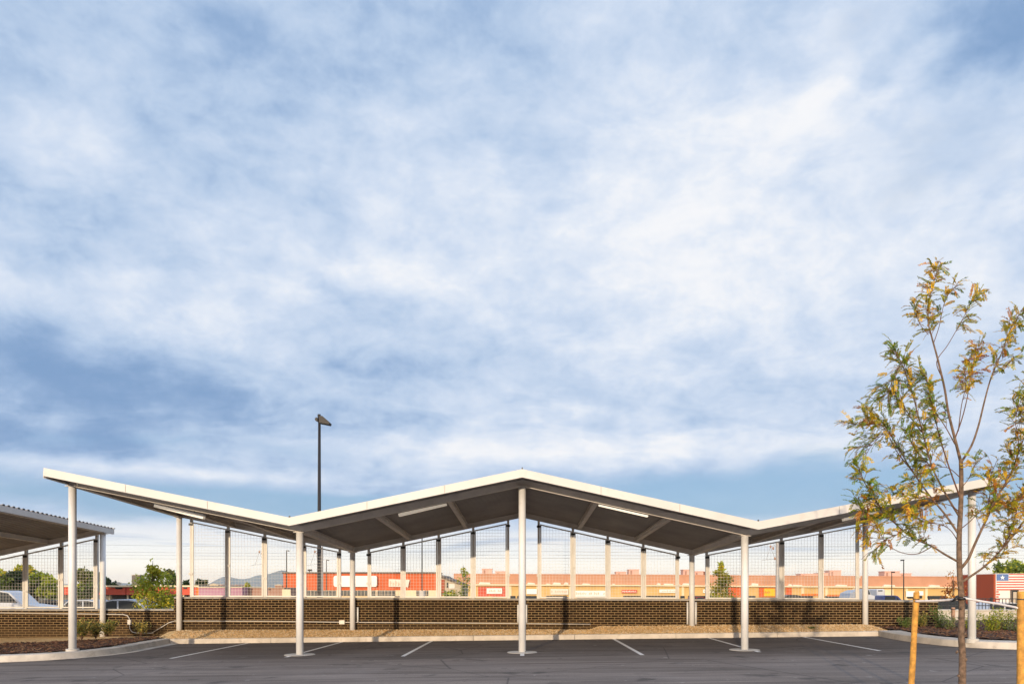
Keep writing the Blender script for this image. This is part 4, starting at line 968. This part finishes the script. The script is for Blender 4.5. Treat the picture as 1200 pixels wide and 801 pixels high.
# retaining wall and iron fence
o = empty('retaining_wall', (X(1160, 27.5), 27.5, 0), 'pale concrete retaining wall behind the right shrubs', 'wall')
b = MB(); b.cbox(X(1092, 27.5), 27.5, -.6, 34, 27.75, Z(715, 27.5), .02); b.build('wall_body', 'light_wall', o)
b = MB(); b.box(X(1091, 27.5), 27.46, Z(715, 27.5) + .002, 34.04, 27.79, Z(713.6, 27.5)); b.build('wall_cap', 'footing', o)
fe = empty('iron_fence', (20, 27.9, .8), 'thin black iron fence on top of the pale concrete wall', 'fence')
b = MB()
for zz in (Z(701, 27.9), Z(709, 27.9)): b.box(X(1088, 27.9), 27.9, zz - .015, 34, 27.93, zz + .015)
xx = X(1088, 27.9)
while xx < 34: b.box(xx - .008, 27.905, Z(714, 27.9), xx + .008, 27.925, Z(701, 27.9)); xx += .13
b.build('railing', 'dark_metal', fe)
xx = X(1089, 27.9)
while xx < 34:
    b = MB(); b.box(xx - .03, 27.88, .3, xx + .03, 27.95, Z(699.5, 27.9)); b.build('post', 'dark_metal', fe); xx += 2.4

GZ = -.6
# ------------------------------------------------------------------ vehicles
def wheel(o, x, y, z, r, w):
    b = MB(); b.tube([(x, y - w / 2, z), (x, y + w / 2, z)], r, 18); t = b.build('wheel', 'tyre', o)
    b = MB(); b.tube([(x, y - w / 2 - .012, z), (x, y - w / 2 + .02, z)], [r * .6, r * .6], 12); b.build('rim', 'rim', t)
def car(name, x, y, paint, label, L=4.6, H=1.48, kind='car', W=1.8, z=GZ + .01, flip=1, cat='car'):
    o = empty(name, (x, y, z), label, cat, 'vehicles parked beyond the walls')
    def pp(pts): 
        q = [(x + flip * px_ * L, z + pz * H) for px_, pz in pts]; return q if flip > 0 else q[::-1]
    if kind == 'car':
        low = [(-.5, .2), (.5, .2), (.5, .42), (.46, .52), (.24, .6), (-.42, .62), (-.49, .56)]
        cab = [(-.36, .62), (.22, .6), (.08, .94), (-.02, 1), (-.2, 1), (-.28, .95)]
        gl = [(-.31, .65), (.17, .64), (.065, .92), (-.02, .96), (-.19, .96), (-.26, .92)]
    elif kind == 'van':
        low = [(-.5, .16), (.5, .16), (.5, .42), (.44, .52), (-.5, .55)]
        cab = [(-.5, .55), (.44, .52), (.3, .9), (.22, .98), (-.44, 1), (-.49, .94)]
        gl = [(-.44, .6), (.38, .57), (.27, .87), (.2, .91), (-.42, .92)]
    else:  # pickup
        low = [(-.5, .25), (.5, .25), (.5, .5), (.47, .6), (.25, .64), (-.5, .62)]
        cab = [(-.1, .62), (.27, .64), (.17, .96), (.12, 1), (-.06, 1), (-.09, .96)]
        gl = [(-.07, .66), (.22, .67), (.14, .93), (.1, .96), (-.05, .96)]
    b = MB(); b.prism(pp(low)[::-1], y - W / 2, y + W / 2); b.build('body', paint, o)
    b = MB(); b.prism(pp(cab)[::-1], y - W / 2 + .1, y + W / 2 - .1); b.build('cabin', paint, o)
    b = MB(); b.prism(pp(gl)[::-1], y - W / 2 + .08, y - W / 2 + .098); b.build('side_window', 'glass', o)
    mid = (gl[0][0] + gl[-2][0]) / 2 + .12
    b = MB(); xx = x + flip * mid * L; b.box(xx - .04, y - W / 2 + .06, z + .62 * H, xx + .04, y - W / 2 + .078, z + .95 * H); b.build('pillar', paint, o)
    r = .33 if kind == 'car' else .38
    for s in (-.31, .32):
        for q in (-1, 1): wheel(o, x + flip * s * L, y + q * (W / 2 - .1), z + r, r, .22)
    b = MB(); xx = x + flip * .5 * L; b.box(min(xx - .01, xx + .02 * flip), y - W / 2 + .08, z + .43 * H, max(xx + .01, xx + .02 * flip), y - W / 2 + .4, z + .53 * H); b.build('headlight', 'lamp_glass', o)
    return o
car('parked_car', X(14, 44), 44, 'car_white', 'tall white estate car with dark windows behind the low wall at far left', L=5.2, H=2.0)
car('parked_car', X(64, 48), 49, 'car_dark', 'dark car right of the tall white car at far left', L=4.4, H=1.35)
car('parked_car', X(162, 38), 38, 'car_silver', 'silver blue car behind the sapling and low wall', L=4.7, H=1.55, z=GZ + .03)
car('parked_car', X(96, 41), 41, 'car_silver', 'silver car seen through the screen left of the second carport corner column', L=4.3, H=1.5, flip=-1)
car('pickup_truck', X(1036, 70), 70, 'car_blue', 'dark blue pickup truck right of the white box truck', L=5.4, H=1.75, kind='pickup', z=GZ - .3, cat='truck', flip=1)
car('parked_car', X(931, 80), 80, 'car_dark', 'dark car behind the wall right of the grey wire pole', L=4.4, H=1.4, z=GZ)
car('parked_car', X(820, 92), 92, 'car_red', 'small red car left of the green sapling', L=4.4, H=1.45, z=gz(92))
car('parked_car', X(1112, 40), 40, 'car_dark', 'dark car behind the iron fence left of the young tree', L=4.6, H=1.5)
car('parked_car', X(1178, 42), 42, 'car_white', 'pale car with dark windows in front of the mural door', L=4.4, H=1.35, z=GZ)
car('parked_car', X(1215, 42), 42, 'car_dark', 'dark car at the right edge in front of the mural', L=4.4, H=1.4, flip=-1)
# white box truck
D = 74; o = empty('box_truck', (X(1008, D), D, GZ), 'white box truck with grey cargo box parked beyond the right wall', 'truck', 'vehicles parked beyond the walls')
zb = GZ + .9
b = MB(); b.prism([(X(994, D), zb), (X(1013.5, D), zb), (X(1013.5, D), Z(690.2, D)), (X(1005, D), Z(691.0, D)), (X(997, D), Z(694.5, D))][::1], D, D + 2.4); b.build('cargo_box', 'car_silver', o)
b = MB(); b.prism([(X(1013.7, D), GZ + .5), (X(1026, D), GZ + .5), (X(1026, D), Z(698, D)), (X(1020.5, D), Z(696.5, D)), (X(1018, D), Z(689.8, D)), (X(1013.7, D), Z(689.2, D))], D - .05, D + 2.3); cb = b.build('cab', 'car_white', o)
b = MB(); b.prism([(X(1016, D), Z(695.8, D)), (X(1019.6, D), Z(696, D)), (X(1017.8, D), Z(690.8, D)), (X(1016, D), Z(690.8, D))], D - .08, D - .06); b.build('side_window', 'glass', cb)
b = MB(); b.box(X(994, D), D + .3, zb - .25, X(1014, D), D + 2, zb - .01); b.build('chassis', 'dark_metal', o)
for px in (999, 1021):
    for yy in (D + .1, D + 2.1): wheel(o, X(px, D), yy, GZ + .45, .44, .28)
D = 76; o = empty('box_truck', (X(1035, D), D, GZ), 'white square fronted truck behind the blue pickup', 'truck', 'vehicles parked beyond the walls')
b = MB(); b.cbox(X(1028, D), D, GZ + .5, X(1037.5, D), D + 2.2, Z(689.6, D), .1); b.build('cargo_box', 'car_white', o)
b = MB(); b.box(X(1029, D), D - .03, Z(692.3, D), X(1034, D), D - .002, Z(691, D)); b.build('side_window', 'glass', o)
for px in (1030, 1036): wheel(o, X(px, D), D + .2, GZ + .45, .44, .28)

# ------------------------------------------------------------------ mountains
b = MB(); vs = []; fs = []; n = 160; DM = 9000
def ridge(px):
    h = 1.5 + 3 * noise.noise(Vector((px * .012, 3, 0))) + 1.5 * noise.noise(Vector((px * .05, 7, 0)))
    for c, w, a in ((275, 26, 7.5), (258, 14, 5), (322, 22, 12), (338, 16, 10), (304, 12, 5), (146, 18, 5), (60, 60, 3)):
        h += a * math.exp(-((px - c) / w) ** 2)
    return max(.5, h)
for i in range(n + 1):
    px = -100 + 560 * i / n; x = X(px, DM)
    for j in range(7):
        t = j / 6; y = DM - 1400 * (1 - t); hh = ridge(px) * DM / F * (t ** 1.3) * (1 + .25 * (1 - t) * noise.noise(Vector((px * .1, t * 4, 0))))
        vs.append((x * (y / DM), y, -8 + hh + 8 * t))
    vs.append((x * 1.2, DM + 1500, -10))
for i in range(n):
    for j in range(7): a = i * 8 + j; fs.append((a, a + 8, a + 9, a + 1))
b.add(vs, fs); tag(b.build('hills', 'mountain', smooth=True), kind='structure')

# ------------------------------------------------------------------ haze
HZ = bpy.data.materials.new('haze_air'); HZ.use_nodes = True; nt = NT(HZ.node_tree); nt.n.remove(nt.n['Principled BSDF'])
v = nt.node('ShaderNodeVolumePrincipled'); v.inputs['Color'].default_value = (.82, .90, 1, 1); v.inputs['Density'].default_value = 6e-5
nt.l.new(v.outputs[0], nt.n['Material Output'].inputs['Volume'])
HAZE = True
if HAZE:
    b = MB(); b.box(-9500, -9500, -12, 9500, 9500, 160); hz = b.build('haze', HZ); tag(hz, 'thin pale blue air haze', 'haze', kind='stuff')

# ------------------------------------------------------------------ light and sky
EL = 7.6; AZ = 13.8
trav = Vector((math.sin(R(AZ)) * math.cos(R(EL)), math.cos(R(AZ)) * math.cos(R(EL)), -math.sin(R(EL))))
sun = bpy.data.lights.new('sun', 'SUN'); sun.energy = 3.9; sun.angle = R(.6); sun.color = (1, .79, .54)
so = bpy.data.objects.new('sun', sun); COL.objects.link(so); so.rotation_euler = trav.to_track_quat('-Z', 'Y').to_euler()

w = bpy.data.worlds.new('World'); sc.world = w; w.use_nodes = True; nt = NT(w.node_tree)
for n_ in list(nt.n): nt.n.remove(n_)
out = nt.node('ShaderNodeOutputWorld')
sky = nt.node('ShaderNodeTexSky', sky_type='NISHITA'); sky.sun_disc = False; sky.sun_elevation = R(EL); sky.sun_rotation = R(180 + AZ)
sky.air_density = 1.0; sky.dust_density = .6; sky.ozone_density = 2.0
bg1 = nt.node('ShaderNodeBackground'); nt.l.new(sky.outputs[0], bg1.inputs[0]); bg1.inputs[1].default_value = .15
V = nt.node('ShaderNodeTexCoord').outputs['Generated']; s = nt.sep(V)
hyp = nt.m('SQRT', nt.m('ADD', nt.m('MULTIPLY', s[0], s[0]), nt.m('MULTIPLY', s[1], s[1])))
el = nt.m('ARCTAN2', s[2], hyp); az = nt.m('ARCTAN2', s[0], s[1])
def dirof(px, py):
    x, z = (px - CX) / F, (CY - py) / F; return math.atan2(x, 1), math.atan2(z, math.hypot(x, 1))
def blob(px, py, rx, ry, amp, rot=0):      # soft region of the sky given by azimuth and elevation
    a0, e0 = dirof(px, py); c, sn = math.cos(R(rot)), math.sin(R(rot))
    da = nt.m('SUBTRACT', az, a0); de = nt.m('SUBTRACT', el, e0)
    u = nt.m('DIVIDE', nt.m('ADD', nt.m('MULTIPLY', da, c), nt.m('MULTIPLY', de, sn)), rx / F)
    v_ = nt.m('DIVIDE', nt.m('SUBTRACT', nt.m('MULTIPLY', de, c), nt.m('MULTIPLY', da, sn)), ry / F)
    r2 = nt.m('ADD', nt.m('MULTIPLY', u, u), nt.m('MULTIPLY', v_, v_))
    return nt.m('MULTIPLY', nt.m('EXPONENT', nt.m('MULTIPLY', r2, -1.0)), amp)
def total(lst):
    r = lst[0]
    for q in lst[1:]: r = nt.m('ADD', r, q)
    return r
zz = nt.m('ADD', nt.m('MAXIMUM', s[2], 0.0), .26)
cp = nt.comb(nt.m('DIVIDE', s[0], zz), nt.m('DIVIDE', s[1], zz), 0.0)
rot = nt.node('ShaderNodeMapping'); nt.l.new(cp, rot.inputs[0]); rot.inputs['Rotation'].default_value = (0, 0, R(-30)); rot.inputs['Scale'].default_value = (1.0, 1.25, 1)
rp = rot.outputs[0]
warp = nt.node('ShaderNodeTexNoise'); nt.put(warp.inputs['Vector'], rp); warp.inputs['Scale'].default_value = 1.6; warp.inputs['Detail'].default_value = 4
wp = nt.vm('ADD', rp, nt.vm('SCALE', nt.vm('SUBTRACT', warp.outputs[1], (.5, .5, .5)), scale=.45))
n1 = nt.noise(wp, 1.7, 8, .58); n2 = nt.noise(wp, 5.5, 8, .58, .2)
n3 = nt.m('ADD', nt.m('MULTIPLY', nt.noise(nt.vm('ADD', wp, (7, 3, 2)), 2.3, 9, .6), .4), nt.m('MULTIPLY', nt.noise(nt.vm('MULTIPLY', V, (1, 1, 1.5)), 4.2, 10, .6, .35), .6)); n4 = nt.noise(nt.vm('MULTIPLY', V, (1, 1, 1.4)), 19, 6, .6, .2)
det = nt.m('ADD', nt.m('MULTIPLY', nt.m('SUBTRACT', n2, .5), .75), nt.m('MULTIPLY', nt.m('SUBTRACT', n4, .5), .6))
# brightness of the cloud deck (0..1)
tone = total([.50, nt.m('MULTIPLY', nt.m('SUBTRACT', n3, .5), .95), nt.m('MULTIPLY', det, .72), .04,
    blob(640, 260, 460, 130, .14), blob(900, 270, 150, 110, .20), blob(1130, 270, 110, 70, .16), blob(470, 320, 80, 26, .18), blob(955, 112, 40, 16, .26, 22), blob(1080, 75, 60, 16, .14, 25), blob(720, 235, 90, 60, .10),
    blob(110, 175, 70, 30, .08), blob(100, 355, 190, 34, .20), blob(270, 270, 60, 40, .06), blob(830, 190, 80, 60, .08), blob(60, 20, 330, 70, -.12), blob(500, 85, 120, 40, -.07), blob(800, 10, 330, 40, -.06),
    blob(150, 455, 260, 42, -.24), blob(30, 515, 200, 22, -.18), blob(430, 405, 260, 30, -.02), blob(770, 400, 260, 28, -.02), blob(60, 230, 160, 90, -.06), blob(1170, 40, 90, 36, -.34), blob(1000, 410, 160, 24, .06),
    blob(630, 530, 260, 16, .30), blob(520, 470, 140, 26, .10), blob(900, 500, 260, 30, .02), blob(60, 505, 180, 18, -.02), blob(180, 552, 150, 8, .30), blob(1060, 500, 150, 26, .06), blob(300, 530, 120, 14, .05)])
ccol = nt.ramp(nt.smooth(tone, .10, .96), [(0, (.22, .36, .60)), (.2, (.34, .48, .71)), (.42, (.48, .61, .81)), (.68, (.63, .73, .89)), (.88, (.78, .84, .94)), (1, (.93, .94, .97))])
# holes of clear blue
hole = total([nt.m('MULTIPLY', nt.m('SUBTRACT', n1, .5), 1.3), nt.m('MULTIPLY', det, .4), -.10,
    blob(1120, 160, 170, 46, .30, 25), blob(1010, 30, 60, 30, .3, 20), blob(30, 30, 240, 60, .25), blob(960, 578, 300, 34, .85), blob(180, 585, 300, 22, .75), blob(200, 520, 260, 16, .35), blob(180, 460, 160, 22, .12), blob(440, 592, 240, 10, .4), blob(640, 20, 200, 40, .1),
    blob(1180, 420, 100, 40, .1), blob(640, 270, 330, 120, -.25), blob(900, 500, 250, 25, -.1)])
hole = nt.m('MULTIPLY', nt.smooth(hole, .05, .62), .85)
veil = nt.ramp(nt.smooth(el, .05, .75), [(0, (.27, .46, .74)), (.2, (.20, .40, .68)), (.5, (.23, .42, .70)), (1, (.20, .38, .66))])
c = nt.mix(hole, ccol, veil)
# low stratus bands above the horizon, stretched sideways
ba = nt.comb(nt.m('MULTIPLY', az, 2.0), nt.m('MULTIPLY', el, 30.0), 1.7)
bn_ = nt.noise(ba, 1.25, 7, .55, .6)
band = nt.m('SUBTRACT', 1.0, nt.smooth(nt.m('ADD', el, nt.m('MULTIPLY', nt.m('SUBTRACT', bn_, .5), .03)), .068, .098))
hcol = nt.ramp(nt.smooth(el, 0.0, .10), [(0, (1.22, 1.06, .84)), (.2, (1.18, 1.12, .98)), (.45, (1.0, 1.0, .96)), (.75, (.88, .90, .93)), (1, (.70, .79, .90))])
hcol = nt.mix(nt.m('MULTIPLY', nt.smooth(bn_, .50, .66), nt.m('MULTIPLY', nt.smooth(el, .02, .06), .75)), hcol, (.46, .57, .74))
c = nt.mix(band, c, hcol)
# unseen sky brightened overhead, with warm fill glow added round the low sun
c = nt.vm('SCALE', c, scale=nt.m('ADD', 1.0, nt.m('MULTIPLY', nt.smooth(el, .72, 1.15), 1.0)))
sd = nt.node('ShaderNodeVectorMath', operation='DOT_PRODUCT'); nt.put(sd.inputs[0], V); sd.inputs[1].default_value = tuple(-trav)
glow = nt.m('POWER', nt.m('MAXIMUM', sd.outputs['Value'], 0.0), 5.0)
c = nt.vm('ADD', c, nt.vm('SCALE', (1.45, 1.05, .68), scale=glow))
cover = nt.m('SUBTRACT', 1.0, hole)
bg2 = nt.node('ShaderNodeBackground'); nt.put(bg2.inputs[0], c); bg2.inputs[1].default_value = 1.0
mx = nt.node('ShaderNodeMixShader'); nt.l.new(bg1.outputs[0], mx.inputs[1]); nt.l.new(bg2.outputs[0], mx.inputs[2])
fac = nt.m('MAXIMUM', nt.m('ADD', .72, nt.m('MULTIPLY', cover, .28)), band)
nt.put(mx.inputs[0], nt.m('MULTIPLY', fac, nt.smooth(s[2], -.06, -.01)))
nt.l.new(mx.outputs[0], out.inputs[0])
sc.cycles.volume_bounces = 0
w.cycles.sampling_method = 'MANUAL'; w.cycles.sample_map_resolution = 512
